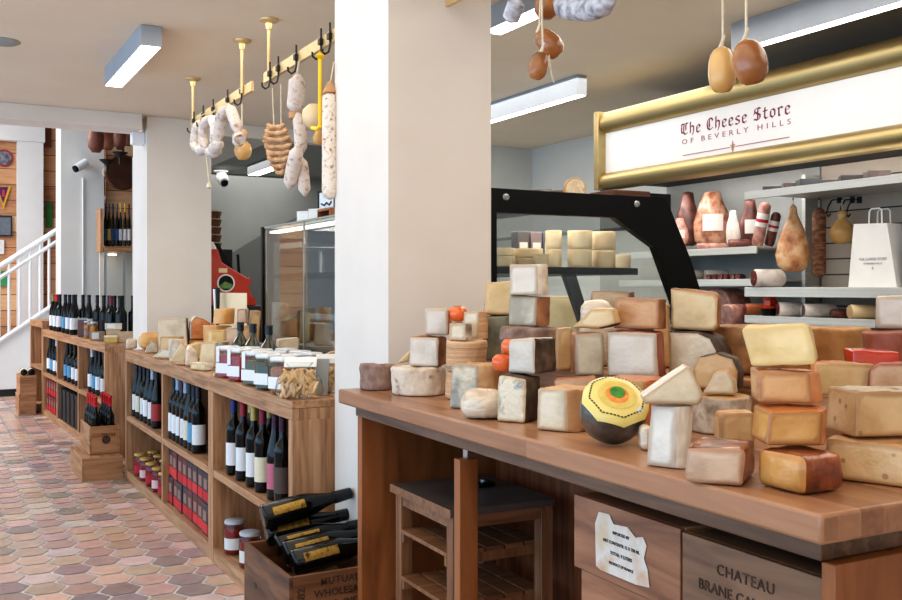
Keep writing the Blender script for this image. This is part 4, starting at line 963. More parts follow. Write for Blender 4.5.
# near crate with lying bottles
q1 = on_z(289, 578, .42); q2 = on_z(240, 543, .42)
x0, y0_, y1_ = q1.x, q1.y, min(q2.y, 3.47)
ZC = .42; x1 = 1.385
t, W, H = open_crate('wholesale_crate', 'dark weathered crate stamped mutual wholesale, holding lying sparkling wine bottles', x0, x1, y0_, y1_, .12, ZC, M['crate_dark'], M['crate_dark_x'], floor_h=.17)
tx_ = on_y(340, 560, y0_).x - x0
text('MUTUAL', .033, M['ink_dark'], t, 'lettering', TM((tx_, -.0012, H - .030), (1, 0, 0), (0, 0, 1)), space=1.1, bold=.0005)
text('WHOLESALE', .033, M['ink_dark'], t, 'lettering', TM((tx_ + .004, -.0012, H - .068), (1, 0, 0), (0, 0, 1)), space=1.0, bold=.0005)
text('CO. INC.', .03, M['ink_dark'], t, 'lettering', TM((tx_ + .01, -.0012, H - .105), (1, 0, 0), (0, 0, 1)), space=1.05, bold=.0005)
text('1882', .036, M['ink_dark'], t, 'lettering', TM((.042, -.0012, H - .075), (0, 0, 1), (-1, 0, 0)), space=1.0, bold=.0006)
MB().lathe([(0, 0), (.012, .0006), (.012, -.002)], 16, Matrix.Translation((-.0003, (y1_ - y0_) * .72, H * .6)) @ Matrix.Rotation(R(-90), 4, 'Y')).obj('knot_hole', M['ink_dark'], t)
MB().box(-.0007, -.0002, .02, .1, H * .08, H * .3).obj('old_label', M['crate'], t)
o = MB().box(x0, x1, y0_, y1_, 0, .1195).obj('base_crate', M['crate_dark'], bevel=.002); tag(o, 'old crate on the floor below the mutual wholesale crate', 'crate')
BC = bottle_proto('sparkling_wine_bottle', '', 'champagne', h=.34, r=.046, lab=None)
o = MB().patch(.0468, R(-90 - 14), R(-90 + 24), .035, .155).obj('label', M['gold'], BC, smooth=60)
MB().lathe([(.0222, .277), (.0222, .286)], 18).obj('neck_ring', M['chrome'], BC, smooth=60)
def lay(px, py, d, tilt, turn, label):
    """bottle lying with its foot at the pixel, neck pointing along +X turned by turn, raised by tilt"""
    p = at(px, py, d)
    ax = (Matrix.Rotation(R(turn), 3, 'Z') @ Matrix.Rotation(R(-tilt), 3, 'Y') @ Vector((1, 0, 0))).normalized()
    back = Vector((sT, cT, -.55)); y = (back - ax * back.dot(ax)).normalized(); x = y.cross(ax)
    m = Matrix((x, y, ax)).transposed()
    dup(BC, p, rot=m.to_euler(), label=label, group='sparkling wine bottles in the wholesale crate')
Zb = ZC
def layz(px, z, y, tilt, turn, label):
    p = on_y(px, 300, y); lay(px, HZ - (z - EYE) * F / (ray(px, HZ).xy.length and (p.x * sT + p.y * cT)), p.x * sT + p.y * cT, tilt, turn, label)
layz(262, ZC + .108, 3.30, 10, -4, 'topmost sparkling wine bottle with gold label lying across the wholesale crate')
layz(266, ZC + .03, 3.36, 8, -4, 'sparkling wine bottle in the crate, deepest of the lower layer')
layz(276, ZC + .01, 3.265, 8, -5, 'sparkling wine bottle in the crate, second from the deep end of the lower layer')
layz(284, ZC + .008, 3.155, 8, -4, 'sparkling wine bottle in the crate, third from the deep end of the lower layer')
layz(292, ZC + .006, 3.045, 8, -4, 'sparkling wine bottle in the crate, next to the stamped side')
for c in list(BC.children): bpy.data.objects.remove(c)
bpy.data.objects.remove(BC)
# red-capped bottles in the crate between the shelf units
q = on_z(89.5, 427, .36); cx0, cy0 = q.x, q.y
o, W, H = open_crate('wine_crate_open', 'wooden crate of red-capped bottles standing on a crate between the shelf units', cx0, 1.235, cy0, cy0 + .45, .162, .36, M['crate'], M['crate_x'], floor_h=.03)
MB().lathe([(0, .0005), (.03, .0004), (.03, -.0005)], 20, Matrix.Translation((W * .55, -.0004, H * .5)) @ Matrix.Rotation(R(90), 4, 'X')).obj('stamp', M['ink_dark'], o)
text('TERTRE', .03, M['ink_dark'], o, 'lettering', TM((W * .62, -.0014, H * .68), (1, 0, 0), (0, 0, 1)))
q = on_z(82, 459, .16)
t = thing('wine_crate', 'closed pale wooden crate on the floor under the crate of red-capped bottles', 'crate', (q.x, q.y, 0))
MB().box(0, .012, 0, .62, 0, .16).obj('front_board', M['crate'], t, .001); MB().box(.0125, 1.232 - q.x, 0, .012, 0, .16).obj('side_board', M['crate_x'], t, .001)
MB().box(.0125, 1.232 - q.x, .0125, .62, .0, .159).obj('body_boards', M['crate'], t)
MB().box(-.0007, -.0001, .25, .42, .045, .12).obj('old_label', M['crate_x'], t)
RB = bottle_proto('red_capped_bottle', '', 'bordeaux', h=.375, r=.033, lab=(.13, .4))
rows = [(dx, k) for dx in (.05, .15) for k in range(4)]
for i, (dx, k) in enumerate(rows):
    dup(RB, (cx0 + dx, cy0 + .065 + k * .105, .193), facing(100) + random.uniform(-.3, .3), 'red-capped wine bottle in the crate, %s row, %s from the near end' % ('aisle-side' if dx < .1 else 'shelf-side', ORD[k]), 'red-capped bottles', dict(capsule=(206, 34, 44), label=(60, 70, 90)))
# far crates with two lying bottles
q = on_z(18.7, 395, .22)
for (z0, z1, dx, lab) in ((0, .215, .0, 'lower wooden crate on the floor at the far end of the shelving'), (.216, .42, .01, 'upper wooden crate carrying two lying bottles at the far end of the shelving')):
    t = thing('wine_crate', lab, 'crate', (q.x + dx, q.y, z0)); h = z1 - z0
    MB().box(0, .014, 0, .42, 0, h).obj('side_board', M['crate'], t, .002); MB().box(.0145, .165, 0, .014, 0, h).obj('end_board', M['crate_x'], t, .002)
    MB().box(.0145, .165, .0145, .42, 0, h - .001).obj('body_boards', M['crate'], t)
for k in range(2):
    m = Matrix.Rotation(R(-90), 3, 'X') @ Matrix.Rotation(R(-60), 3, 'Z')
    dup(RB, (q.x + .055 + k * .075, q.y + .025, .4545), rot=m.to_euler(), label='dark bottle lying on the far crate, the one %s' % ('at the aisle side' if k == 0 else 'next to the shelving'), cols=dict(capsule=BK, label=(226, 216, 190)))
# shelf of bottles and blue bottles high on the far cabinet
sy = 12.0
hs = [(105.5, 1, (40, 90, 140), NV), (109, 0, (222, 190, 90), (40, 70, 110)), (113, 1, (40, 90, 140), NV), (117, 0, (60, 100, 150), (60, 90, 130)), (120.5, 0, WL, (222, 180, 60)), (125, 0, WL, (222, 190, 60)), (129, 1, WL, NV)]
for i, (px, k, lc, fc) in enumerate(hs):
    p = on_y(px, 246, sy)
    dup(RB, p, facing(px), 'bottle with %s label on the high far shelf, %s from the column' % ('white' if lc == WL else 'blue' if lc[2] > 100 and lc[0] < 100 else 'yellow', ORD[i]), 'bottles on the high far shelf', dict(label=lc, capsule=fc))
    bpy.context.view_layer.objects
for o in [o for o in bpy.data.objects if o.get('group') == 'bottles on the high far shelf']: o.scale = (.62, .62, 1.36); o.location.z += .001
for c in list(RB.children): bpy.data.objects.remove(c)
bpy.data.objects.remove(RB)
a = on_y(102, 247, sy); b = on_y(132, 247, sy)
t = thing('glass_cabinet', 'tall glass cabinet with lit interior beyond the far shelving, bottles on its top', 'cabinet', (a.x, sy - .14, 0)); W = b.x + .25 - a.x
MB().box(0, W, 0, .34, a.z - .06, a.z - .001).obj('top_board', M['oak_x'], t); MB().box(0, W, .3, .34, 0, a.z - .061).obj('back_panel', M['plaster'], t)
for x in (0, W * .36, W - .03): MB().box(x, x + .03, 0, .03, 0, a.z - .061).obj('post', M['plaster_grey'], t)
MB().box(.031, W - .031, .01, .016, 0.02, a.z - .07).obj('glass_pane', M['caseglass'], t)
MB().lathe([(0, 0), (.05, .001), (.05, .02)], 16, Matrix.Translation((.12, .16, a.z - .10))).obj('spot_lamp', M['glow_soft'], t)
MB().box(-.04, -.005, .0, .3, a.z - .06, a.z + .45).obj('end_board', M['oak_z'], t)

# ---------------------------------------------------------------- things on top of the shelving by the aisle
SZ = SZT + .001
SJ = bpy.data.objects
def cardjar(px, dx, label, cont, w=.085, h=.155, lidc=(226, 228, 230)):
    y = on_x(px, 380, SX + dx).y; t = thing('preserve_jar', label, 'jar', (SX + dx, y, SZ), R(-62), 'preserve jars on the shelving')
    r = w / 2
    MB().box(-r, r, -r, r, 0, h * .84).obj('jar_body', M['jarglass'], t, .01)
    paint(MB().box(-r * .9, r * .9, -r * .9, r * .9, .003, h * .72).obj('contents', M['stuffc'], t, .01), cont)
    paint(MB().box(-r * .95, r * .95, -r * .95, r * .95, h * .86, h).obj('lid', M['lid'], t, .008), lidc)
    paint(MB().box(-r * .95, r * .95, -r - .003, -r - .001, h * .16, h * .47).obj('label', M['label'], t), (236, 238, 240))
    if px < 266 and dx < .1: paint(MB().box(-r * .9, -r * .4, -r - .002, -r - .0005, h * .50, h * .98).obj('neck_tag', M['label'], t), (236, 238, 240))
    return t
cardjar(228.5, .055, 'red preserve jar with white label, farthest jar on the shelf edge', (176, 30, 34))
cardjar(240, .055, 'red preserve jar with white label, second of the jars on the shelf edge', (176, 30, 34))
cardjar(255, .055, 'olive preserve jar with tall white label, third of the jars on the shelf edge', (106, 92, 40))
cardjar(268, .05, 'dark green preserve jar with white label, fourth of the jars on the shelf edge', (70, 76, 34))
cardjar(283, .05, 'orange-brown preserve jar with white label beside the breadstick bags', (172, 100, 44))
for i, (px, dx) in enumerate(((250, .2), (262, .2), (275, .2), (290, .2), (286, .32), (300, .32), (311, .32), (308, .2))):
    cardjar(px, dx, 'white-lidded preserve jar, %s of the jars behind the shelf edge' % ORD[i], random.choice([(120, 96, 50), (150, 84, 50), (96, 96, 60)]), h=.14)
OB = bottle_proto('olive_oil_bottle', '', 'oil', h=.25, r=.045, glassm='oil', lab=None)
for i, (px, dx) in enumerate(((240.5, .262), (253, .255), (269, .262))):
    y = on_x(px, 350, SX + dx).y
    dup(OB, (SX + dx, y, SZ), 0, 'dark olive oil bottle with black cap, %s from the cheese mound' % ORD[i], 'olive oil bottles')
for c in list(OB.children): bpy.data.objects.remove(c)
bpy.data.objects.remove(OB)
# bags of bread twists
def twist_bag(px, dx, label, w, d, h, n, rz):
    y = on_x(px, 390, SX + dx).y
    t = thing('breadstick_bag', label, 'bag of breadsticks', (SX + dx, y, SZ), rz)
    bm_t = mat('breadstick_crust', [(206, 160, 108), (226, 188, 138), (236, 204, 160)], scale=30, rough=.6, bump=.3)
    rg = random.Random(px)
    for k in range(n):
        fx = rg.uniform(-.42, .42) * w; z = rg.uniform(.012, h - .012); lim = sqrt(max(.05, 1 - (z / h) ** 2)); fy = rg.choice([-1, -1, 1]) * d * .34 * lim + rg.uniform(-.01, .01)
        a = rg.uniform(-1.0, 1.0); L = rg.uniform(.018, .03)
        pts = [(fx - sin(a) * L + .002 * sin(q * 2), fy, max(.010, z - cos(a) * L + 2 * cos(a) * L * q / 4)) if False else (fx * (1 - .15 * q / 4) + sin(a) * L * (q / 2 - 1), fy + .003 * sin(q * 2.2), min(h, max(.009, z + cos(a) * L * (q / 2 - 1)))) for q in range(5)]
        MB().tube(pts, [.004, .0065, .007, .0065, .003], 7).obj('breadstick', bm_t, t, smooth=80)
    b = MB().lathe([(0, 0.002), (.40, .003), (.49, .02), (.5, .25 * h), (.46, .6 * h), (.36, .9 * h), (.22, 1.06 * h), (.3, 1.22 * h), (0, 1.2 * h)], 22)
    bmesh.ops.scale(b.bm, vec=(w * 1.08, d * 1.15, 1), verts=b.bm.verts); b.jitter(.004, 30, px)
    b.obj('clear_bag', M['jarglass'], t, smooth=80)
    paint(MB().box(-w * .36, w * .36, -.0045, -.0005, h * .98, h * 1.40, Matrix.Rotation(R(-40), 4, 'X')).obj('header_card', M['label'], t, loc=(0, -.02, .03)), (238, 238, 236))
    return t
twist_bag(299, .06, 'clear bag of pale breadsticks at the near corner of the shelving', .18, .09, .115, 92, R(-25))
twist_bag(331, .24, 'clear bag of pale breadsticks tucked against the pillar', .15, .09, .115, 60, R(-15))
p = on_x(320, 375, SX + .165)
t = thing('price_sign', 'small grey price card standing behind the breadstick bag', 'price card', (p.x, p.y, SZ), R(-35))
MB().box(-.032, .032, -.004, .0, 0, .15, Matrix.Rotation(R(-14), 4, 'X')).obj('card', M['plaster_grey'], t, .001); MB().box(-.03, .03, -.0, .05, 0, .006).obj('foot', M['chrome'], t)

# cheese mound on the shelving
def L_(label, x0, x1, yt, yb, X, zb, T, paste, rind, shape='rect', flags='', top='', yaw=0, **kw):
    xm = (x0 + x1) / 2; d = X / ray(xm, HZ).x
    return C(label, x0, x1, yt, yb, zb, T, paste, rind, shape, flags, top, yaw, d=d, **kw)
P['washed'] = paste('washed_orange', [(190, 104, 58), (214, 138, 84), (224, 160, 108)], (160, 84, 44), coat=.3)
o = MB().box(0, .34, 0, 1.62, 0, .085).obj('display_riser', M['oak_y'], bevel=.002); o.location = (1.56, 5.32, SZ); tag(o, 'low oak riser under the cheese mound on the shelving', 'riser')
Z1 = SZ + .086
dX = lambda px, X: X / ray(px, HZ).x
def LP(label, pts, flags, X, zb, T, paste_, rind_, ang=0, caps='', **kw):
    xm = (min(p[0] for p in pts) + max(p[0] for p in pts)) / 2
    return CP(label, pts, flags, zb, T, paste_, rind_, dX(xm, X), ang, caps, **kw)
L_('long golden loaf-shaped cheese at the far end of the mound', 138, 167, 333, 347, 1.40, SZ, .13, 'yellow', 'orangeloaf', 'rect', 'FRBL', 'TB', r=.05, yaw=-6)
LP('grey-rinded cheese wedge leaning on the golden loaf', [(145, 349), (158, 349), (157, 341), (152, 335), (147, 342)], 'crrrr', 1.325, SZ, .045, 'grey', 'mould')
L_('white paper-wrapped piece at the far front corner of the mound', 126.5, 137, 339, 351, 1.29, SZ, .05, 'white', 'wrapped', 'rect', 'FRBL', 'TB', r=.02, amp=.006)
L_('tall pale cheese block with dark end behind the golden loaf', 158, 190, 319, 340, 1.46, SZ, .07, 'ivory', 'dark', 'rect', 'R', '', yaw=-12)
L_('pale cream block in front of the tall pale block on the mound', 160, 184, 337, 350, 1.38, SZ, .05, 'cream', 'tan', 'arc', 'R', 'T', yaw=-10)
LP('white-rinded cheese with orange cut face at the back of the mound', [(191, 330), (210, 330), (210, 313), (203, 309), (196, 306), (191, 312)], 'ccrrrr', 1.63, Z1, .10, 'washed', 'white', ang=-10)
zq = zt_at(326, dX(232, 1.62))
L_('ivory half cheese under the pinkish white block on the mound', 232.5, 256, 326, 342, 1.70, Z1, .15, 'ivory', 'tan', 'half', '', 'T', yaw=150, name='half_cheese')
L_('cream half cheese directly under the orange small round cheese', 203, 232, 326, 342, 1.62, Z1, .15, 'cream', 'orangeloaf', 'half', '', 'T', yaw=170, name='half_cheese')
L_('orange washed-rind small round cheese on top of the mound', 213, 234, 309, 326, 1.62, zq + .004, 0, 'gold', 'orangeloaf', 'disc', top='TB', r=.035, name=WH)
L_('pinkish white cheese block beside the orange small round cheese', 237, 249, 309, 325, 1.72, zq + .008, .06, 'pink', 'white', 'rect', 'R', 'T', yaw=-15)
L_('pale orange cheese block at the near back of the mound', 247.5, 259, 311, 342, 1.78, Z1, .08, 'tan', 'orange', 'rect', 'R', 'T', yaw=10)
L_('flat cream cheese under the white-rinded cheese', 190, 214, 324, 336, 1.76, Z1, .1, 'cream', 'orange', 'half', '', 'T', yaw=160, name='half_cheese')
L_('small white-rinded round cheese in the middle of the mound', 169, 184, 340, 352, 1.33, SZ, .08, 'ivory', 'white', 'disc', '', 'TB', name=WH, r=.012)
LP('golden-rinded cheese wedge in the middle of the mound', [(184, 352), (207, 351), (206, 338), (200, 334), (188, 339)], 'ccrrr', 1.43, SZ, .10, 'cream', 'orangeloaf', ang=-14, caps='B')
L_('big cut half cheese with grey top at the near front of the mound', 199, 233, 343, 363, 1.385, SZ, .12, 'cream', 'mould', 'arc', 'R', 'T', yaw=-34, bulge=.04)
LP('pale wedge slice lying at the front of the mound', [(151, 360), (172, 361), (174, 352), (163, 350)], 'cccc', 1.275, SZ, .05, 'ivory', 'tan', ang=30)
LP('second pale wedge slice, lying against the small wrapped wedge', [(168, 366), (184, 367), (187, 354), (182, 346)], 'cccr', 1.275, SZ, .05, 'cream', 'white', ang=24)
LP('small wrapped wedge standing at the front of the mound', [(186, 368), (198, 369), (197, 355), (190, 347), (187, 352)], 'rrrrr', 1.30, SZ, .05, 'white', 'wrapped', ang=-8, caps='TB')
L_('flat pinkish cheese slab at the front edge below the grey-topped half', 172, 192, 366, 376, 1.265, SZ, .06, 'pink', 'orange', 'rect', 'R', '', yaw=-46)
L_('golden cheese chunk between the ivory half and the grey-topped half', 208, 228, 331, 348, 1.47, SZ, .06, 'yellow', 'orangeloaf', 'arc', 'R', 'T', yaw=18)
L_('pale pink cheese block in front of the ivory half, beside the olive oil bottles', 225, 240, 328, 350, 1.52, SZ, .035, 'pink', 'white', 'rect', 'R', 'T', yaw=-10)
L_('broad pale slab at the front edge beside the first red jar', 190, 214, 364, 378, 1.27, SZ, .06, 'cream', 'white', 'rect', 'R', 'T', yaw=-50)
L_('thick cream wedge lying between the grey-topped half and the jars', 207, 226, 352, 366, 1.49, SZ, .05, 'cream', 'tan', 'arc', 'R', 'T', yaw=-30)
L_('ivory cheese piece lying behind the grey-topped half', 190, 214, 337, 356, 1.545 - .09, SZ, .06, 'ivory', 'tan', 'rect', 'R', 'T', yaw=12) if False else None
L_('flat cream slab at the near front of the mound by the jars', 213, 226, 373, 383, 1.265, SZ, .075, 'ivory', 'tan', 'rect', 'R', '', yaw=-52)
LP('large cream cheese half standing near the pillar behind the jars', [(309, 356), (341, 357), (341, 327), (331, 328), (320, 334), (312, 345)], 'ccrrrr', 1.64, SZ, .06, 'pink', 'tan')
L_('ivory cheese block behind the olive oil bottles', 276, 300, 339, 352, 1.76, SZ, .08, 'ivory', 'white', 'rect', 'R', 'T', yaw=14)
# cheese knife/handle and cream card
p = on_x(217, 300, 1.82)
t = thing('bench_scale', 'red meat slicer base card', 'sign', (p.x, p.y, 0)); bpy.data.objects.remove(t)
a = on_x(210, 308, 1.86); b = on_x(242, 308, 1.86)
t = thing('cream_card', 'blank cream card standing behind the cheese mound below the red slicer', 'card', (1.895, b.y - .0, Z1 + .002), 0)
hz = on_x(226, 293, 1.895).z - Z1
MB().box(-.003, 0, 0, on_x(210, 308, 1.895).y - on_x(242, 308, 1.895).y, 0, hz).obj('card', M['cardboard'], t); MB().box(0, .03, .1, .2, 0, .01).obj('foot', M['cardboard'], t)
p = on_x(217.5, 306, 1.84); q = on_x(215, 259, 1.84)
t = thing('cheese_knife', 'cheese knife with steel handle standing upright in the mound', 'knife', (p.x, p.y, Z1 + .012))
hh = q.z - p.z
MB().tube([(0, 0, 0), (0, 0, .07)], .018, 12).obj('bolster', M['chrome'], t); MB().tube([(0, 0, .0705), (0, .02, hh)], [.012, .024], 14).obj('handle', M['black_matte'], t, .003); MB().tube([(-.018, -.012, .11), (-.02, .004, hh - .01)], [.008, .012], 10).obj('handle_band', M['chrome'], t)
# ---------------------------------------------------------------- red slicer on a stand behind the shelving
SY = 7.62; SXX = on_y(228, 280, SY).x
p0 = on_y(207, 306, SY); zS = on_y(230, 306, SY).z
st = thing('slicer_stand', 'dark stand carrying the red meat slicer behind the shelving', 'stand', (SXX, SY, 0))
MB().box(-.10, .42, -.12, .38, zS - .03, zS).obj('top', M['black_matte'], st, .003)
for x in (-.09, .37):
    for y in (-.1, .33): MB().box(x, x + .04, y, y + .04, 0, zS - .0305).obj('leg', M['black_matte'], st)
sl = thing('meat_slicer', 'bright red vintage style meat slicer with round emblem and black blade guard', 'meat slicer', (SXX, SY, zS + .001))
def S2(px, py): q = on_y(px, py, SY); return (q.x - SXX, q.z - zS - .001)
RX = Matrix.Rotation(R(90), 4, 'X')
MB().prism([S2(209, 306), S2(209, 262), S2(212, 249), S2(218, 249), S2(222, 262), S2(226, 265), S2(236, 271), S2(246, 277), S2(251, 279), S2(252, 283), S2(249, 286), S2(252, 296), S2(256, 299), S2(256, 305.5)], -.2, 0, RX).obj('red_body', M['slicer'], sl, .008)
MB().prism([S2(218, 243), S2(225, 242), S2(244, 275), S2(238, 273), S2(222, 259)], -.21, -.19, RX).obj('blade_guard', M['black'], sl, .004)
MB().tube([(S2(243.5, 276)[0], .12, S2(243.5, 276)[1]), (S2(242, 254)[0], .12, S2(242, 254)[1])], .012, 8).obj('handle', M['black'], sl)
c = S2(226, 283); rr_ = .073
em = MB().lathe([(0, 0), (rr_, -.0005), (rr_, -.004)], 32, Matrix.Translation((c[0], -.0015, c[1])) @ RX).obj('round_emblem', M['plaster_white'], sl)
em2 = MB().lathe([(0, 0), (rr_ * .82, -.0005), (rr_ * .82, -.002)], 32, Matrix.Translation((c[0], -.004, c[1])) @ RX).obj('emblem_disc', M['black'], em)
grn = mat('emblem_field_green', [(60, 110, 50), (120, 160, 90)], scale=20, rough=.5)
MB().prism([(c[0] - .05, c[1] - .02), (c[0] - .01, c[1] + .012), (c[0] + .05, c[1] - .01), (c[0] + .04, c[1] - .045), (c[0] - .04, c[1] - .045)], .0065, .0072, RX).obj('emblem_field', grn, em2)
q = S2(223, 270.5); MB().box(q[0] - .035, q[0] + .035, -.003, -.0005, q[1] - .018, q[1] + .018).obj('name_plate', M['cardboard'], sl)
MB().box(S2(203, 0)[0], S2(208.7, 0)[0], .02, .1, .0, S2(206, 251)[1]).obj('carriage', mat('slicer_purple_grey', [(120, 92, 100)], rough=.4), sl, .004)
MB().lathe([(0, 0), (.02, .01), (.024, .04), (0, .06)], 14, Matrix.Translation((S2(251, 0)[0], .1, S2(0, 282)[1]))).obj('knob', M['black'], sl)
MB().lathe([(.03, 0), (.05, .02), (.045, .05), (.02, .085), (0, .09)], 10, Matrix.Translation((S2(214, 0)[0], .1, S2(0, 248)[1]))).jitter(.012, 30, 4).obj('crumpled_cloth', M['paper'], sl)
# stacked brown boxes behind
bz = on_y(212, 250, 8.4).z; hb = (on_y(212, 211, 8.4).z - bz) / 5
for k in range(5):
    p = on_y(206, 250, 8.4)
    t = thing('brown_basket', 'flat brown woven basket, %s from the top of the stack behind the slicer' % ORD[4 - k], 'basket', (p.x, 8.4, bz + k * hb + .001), 0, 'stack of flat brown baskets')
    MB().lathe([(.12, 0), (.135, hb * .8), (.128, hb * .82), (.115, .006), (0, .006)], 24).obj('woven_bowl', wood('basket_weave', [(58, 38, 26), (96, 64, 44), (122, 84, 58)], 'x', k=3, scale=18), t)
    MB().lathe([(.126, hb * .78), (.140, hb * .8), (.140, hb * .93), (.126, hb * .95)], 24).obj('rim', mat('basket_rim', [(176, 150, 128)], rough=.8), t)
o = MB().box(p.x - .15, p.x + .18, 8.2, 8.6, 0, bz).obj('black_pedestal', M['black_matte'], bevel=.004); tag(o, 'black pedestal under the stack of brown baskets', 'pedestal')

# ---------------------------------------------------------------- glass deli case
DX0, DX1, DY0, DY1 = 1.955, 3.12, 3.26, 6.10
case = thing('deli_case', 'long black-framed glass deli case behind the counter', 'display case', (0, 0, 0))
BZ = .98
MB().box(DX0, 3.22, DY0 + .041, DY1, 0, BZ).obj('base_cabinet', M['black_matte'], case, .004)
def XZ(px, py): q = on_y(px, py, DY0); return (q.x, q.z)
outer = [XZ(490, 400), XZ(490, 187.5), XZ(600, 194.3), XZ(666, 197.5), XZ(692, 262), XZ(736, 400)]
outer[0] = (outer[0][0], BZ - .2); outer[-1] = (outer[-1][0], BZ - .2)
inner = [XZ(497, 345), XZ(496.8, 212.5), XZ(560, 215.3), XZ(615, 217.5), XZ(655, 247), XZ(690, 345)]
def ringpanel(y, th, dx=0):
    b = MB(); bm = b.bm; n = 6
    def mk(pts, yy): return [bm.verts.new((p[0], yy, p[1])) for p in pts]
    o0, i0, o1, i1 = mk(outer, y), mk(inner, y), mk(outer, y + th), mk(inner, y + th)
    for k in range(n):
        j = (k + 1) % n
        bm.faces.new((o0[k], o0[j], i0[j], i0[k])); bm.faces.new((o1[j], o1[k], i1[k], i1[j]))
        bm.faces.new((o0[j], o0[k], o1[k], o1[j])); bm.faces.new((i0[k], i0[j], i1[j], i1[k]))
    bmesh.ops.recalc_face_normals(bm, faces=bm.faces[:])
    return b
np_ = ringpanel(DY0, .04).obj('side_panel', M['black'], case, .002, smooth=30)
for px, py in ((506, 197), (637, 204)):
    q = on_y(px, py, DY0)
    MB().lathe([(0, .007), (.013, .005), (.016, 0)], 18, Matrix.Translation((q.x, DY0 - .0008, q.z)) @ RX).obj('cap_screw', M['chrome'], np_)
ringpanel(DY1 - .04, .04).obj('side_panel', M['black'], case, .002, smooth=30)
gp = MB(); gp.prism(inner, 0, .006, Matrix.Translation((0, DY0 + .026, 0)) @ RX); gp.obj('side_glass', M['caseglass'], case, smooth=20)
zT = XZ(490, 187.5)[1]
yj = on_x(303, 250, DX0).y
for (ya, yb) in ((DY0 + .041, yj - .004), (yj + .004, DY1 - .041)): MB().box(DX0 + .004, DX0 + .010, ya, yb, BZ + .001, zT - .012).obj('back_glass', M['caseglass'], case, smooth=20)
MB().box(DX0 + .002, DX0 + .012, yj - .0035, yj + .0035, BZ + .001, zT - .012).obj('glass_joint', M['plaster_grey'], case)
MB().box(DX0, DX0 + .03, DY1 + .0, DY1 + .035, BZ - .3, zT).obj('end_post', M['black'], case)
MB().box(DX0, XZ(660, 198)[0] - .02, DY0 + .041, DY1 - .041, zT - .012, zT - .002).obj('top_panel', M['plaster_grey'], case)
# slanted front glass
t2, t3 = outer[3], outer[5]
gb = MB(); bm = gb.bm
vs = [bm.verts.new(p) for p in ((t2[0] - .02, DY0 + .041, t2[1] - .01), (t3[0] - .02, DY0 + .041, BZ + .01), (t3[0] - .02, DY1 - .041, BZ + .01), (t2[0] - .02, DY1 - .041, t2[1] - .01))]; bm.faces.new(vs)
gb.obj('front_glass', M['caseglass'], case, smooth=0)
SHZ = on_y(560, 268, DY0 + .2).z
MB().box(DX0 + .03, XZ(652, 0)[0] - .03, DY0 + .06, DY1 - .06, SHZ - .03, SHZ).obj('inner_shelf', M['black'], case)
MB().prism([XZ(576, 271), XZ(588, 271), XZ(606, 330), XZ(596, 330)], -.03, 0, Matrix.Translation((0, DY0 + .09, 0)) @ RX).obj('shelf_bracket', M['black_matte'], case, .003)
MB().box(DX0 + .05, DX1 - .1, DY0 + .06, DY1 - .06, BZ + .001, BZ + .02).obj('cold_tray', M['steel'], case)
MB().box(DX0 + .03, DX0 + .09, DY0 + .06, DY1 - .06, zT - .045, zT - .03).obj('glow_strip', M['glow_soft'], case)  # glowing strip added to brighten the case interior
# contents of the case on the shelf
def round_box(px, d_y, z, r, h, label, sticker=True, wood_c=((206, 170, 124), (224, 192, 148))):
    p = on_y(px, 300, d_y)
    t = thing('wrapped_round_cheese', label, 'cheese', (p.x, d_y, z), facing(px), 'round wrapped cheeses in the case')
    MB().lathe([(0, 0), (r * .97, 0), (r, .004), (r, h - .004), (r * .97, h), (0, h)], 26).obj('round_box', mat('round_box_wood', [(190, 164, 128), (208, 184, 148)], scale=8, rough=.6, var=.08), t, smooth=40)
    o = MB().patch(r + .0008, R(-128), R(-50), h * .12, h * .86).obj('wrapper_label', M['label'], t, smooth=60); paint(o, (206, 186, 154) if sticker else (196, 172, 138))
    return t
SH = SHZ + .001
yy = DY0 + .17
hh2 = .082
for i, (px, r) in enumerate(((553.5, .036), (580, .055), (604, .052))):
    for lv in range(2):
        round_box(px, yy + (.04 if i == 0 else 0), SH + lv * (hh2 + .001), r, hh2, '%s round wrapped cheese, %s from the pillar side on the case shelf' % ('upper' if lv else 'lower', ORD[i]), i != 2)
round_box(621, yy + .09, SH, .045, hh2 * .8, 'round wrapped cheese with barcode label, nearest the slanted glass on the case shelf')
for lv in range(2):
    round_box(528, yy + .03, SH + lv * .041, .066, .04, 'flat tan cheese round on the case shelf, %s of two' % ('upper' if lv else 'lower'), False)
round_box(505, yy + .02, SH, .045, .045, 'pink-based round cheese nearest the pillar on the case shelf'); round_box(505, yy + .02, SH + .046, .043, .035, 'white round cheese on the pink-based one on the case shelf')
round_box(541, yy - .07, SH, .033, .055, 'small white soft cheese in front of the flat tan rounds on the case shelf')
for i, px in enumerate((520, 533, 545)):
    p = on_y(px, 240, DY0 + .42); t = thing('printed_carton', 'dark printed carton at the back of the case shelf, %s from the pillar side' % ORD[i], 'box', (p.x, DY0 + .42, SH), 0, 'cartons at the back of the case shelf')
    paint(MB().box(-.03, .03, -.03, .03, 0, .17).obj('carton', M['box'], t, .003), [(70, 60, 60), (110, 90, 90), (60, 70, 80)][i]); paint(MB().box(-.022, .022, -.0315, -.0302, .05, .12).obj('label', M['label'], t), (190, 180, 170))
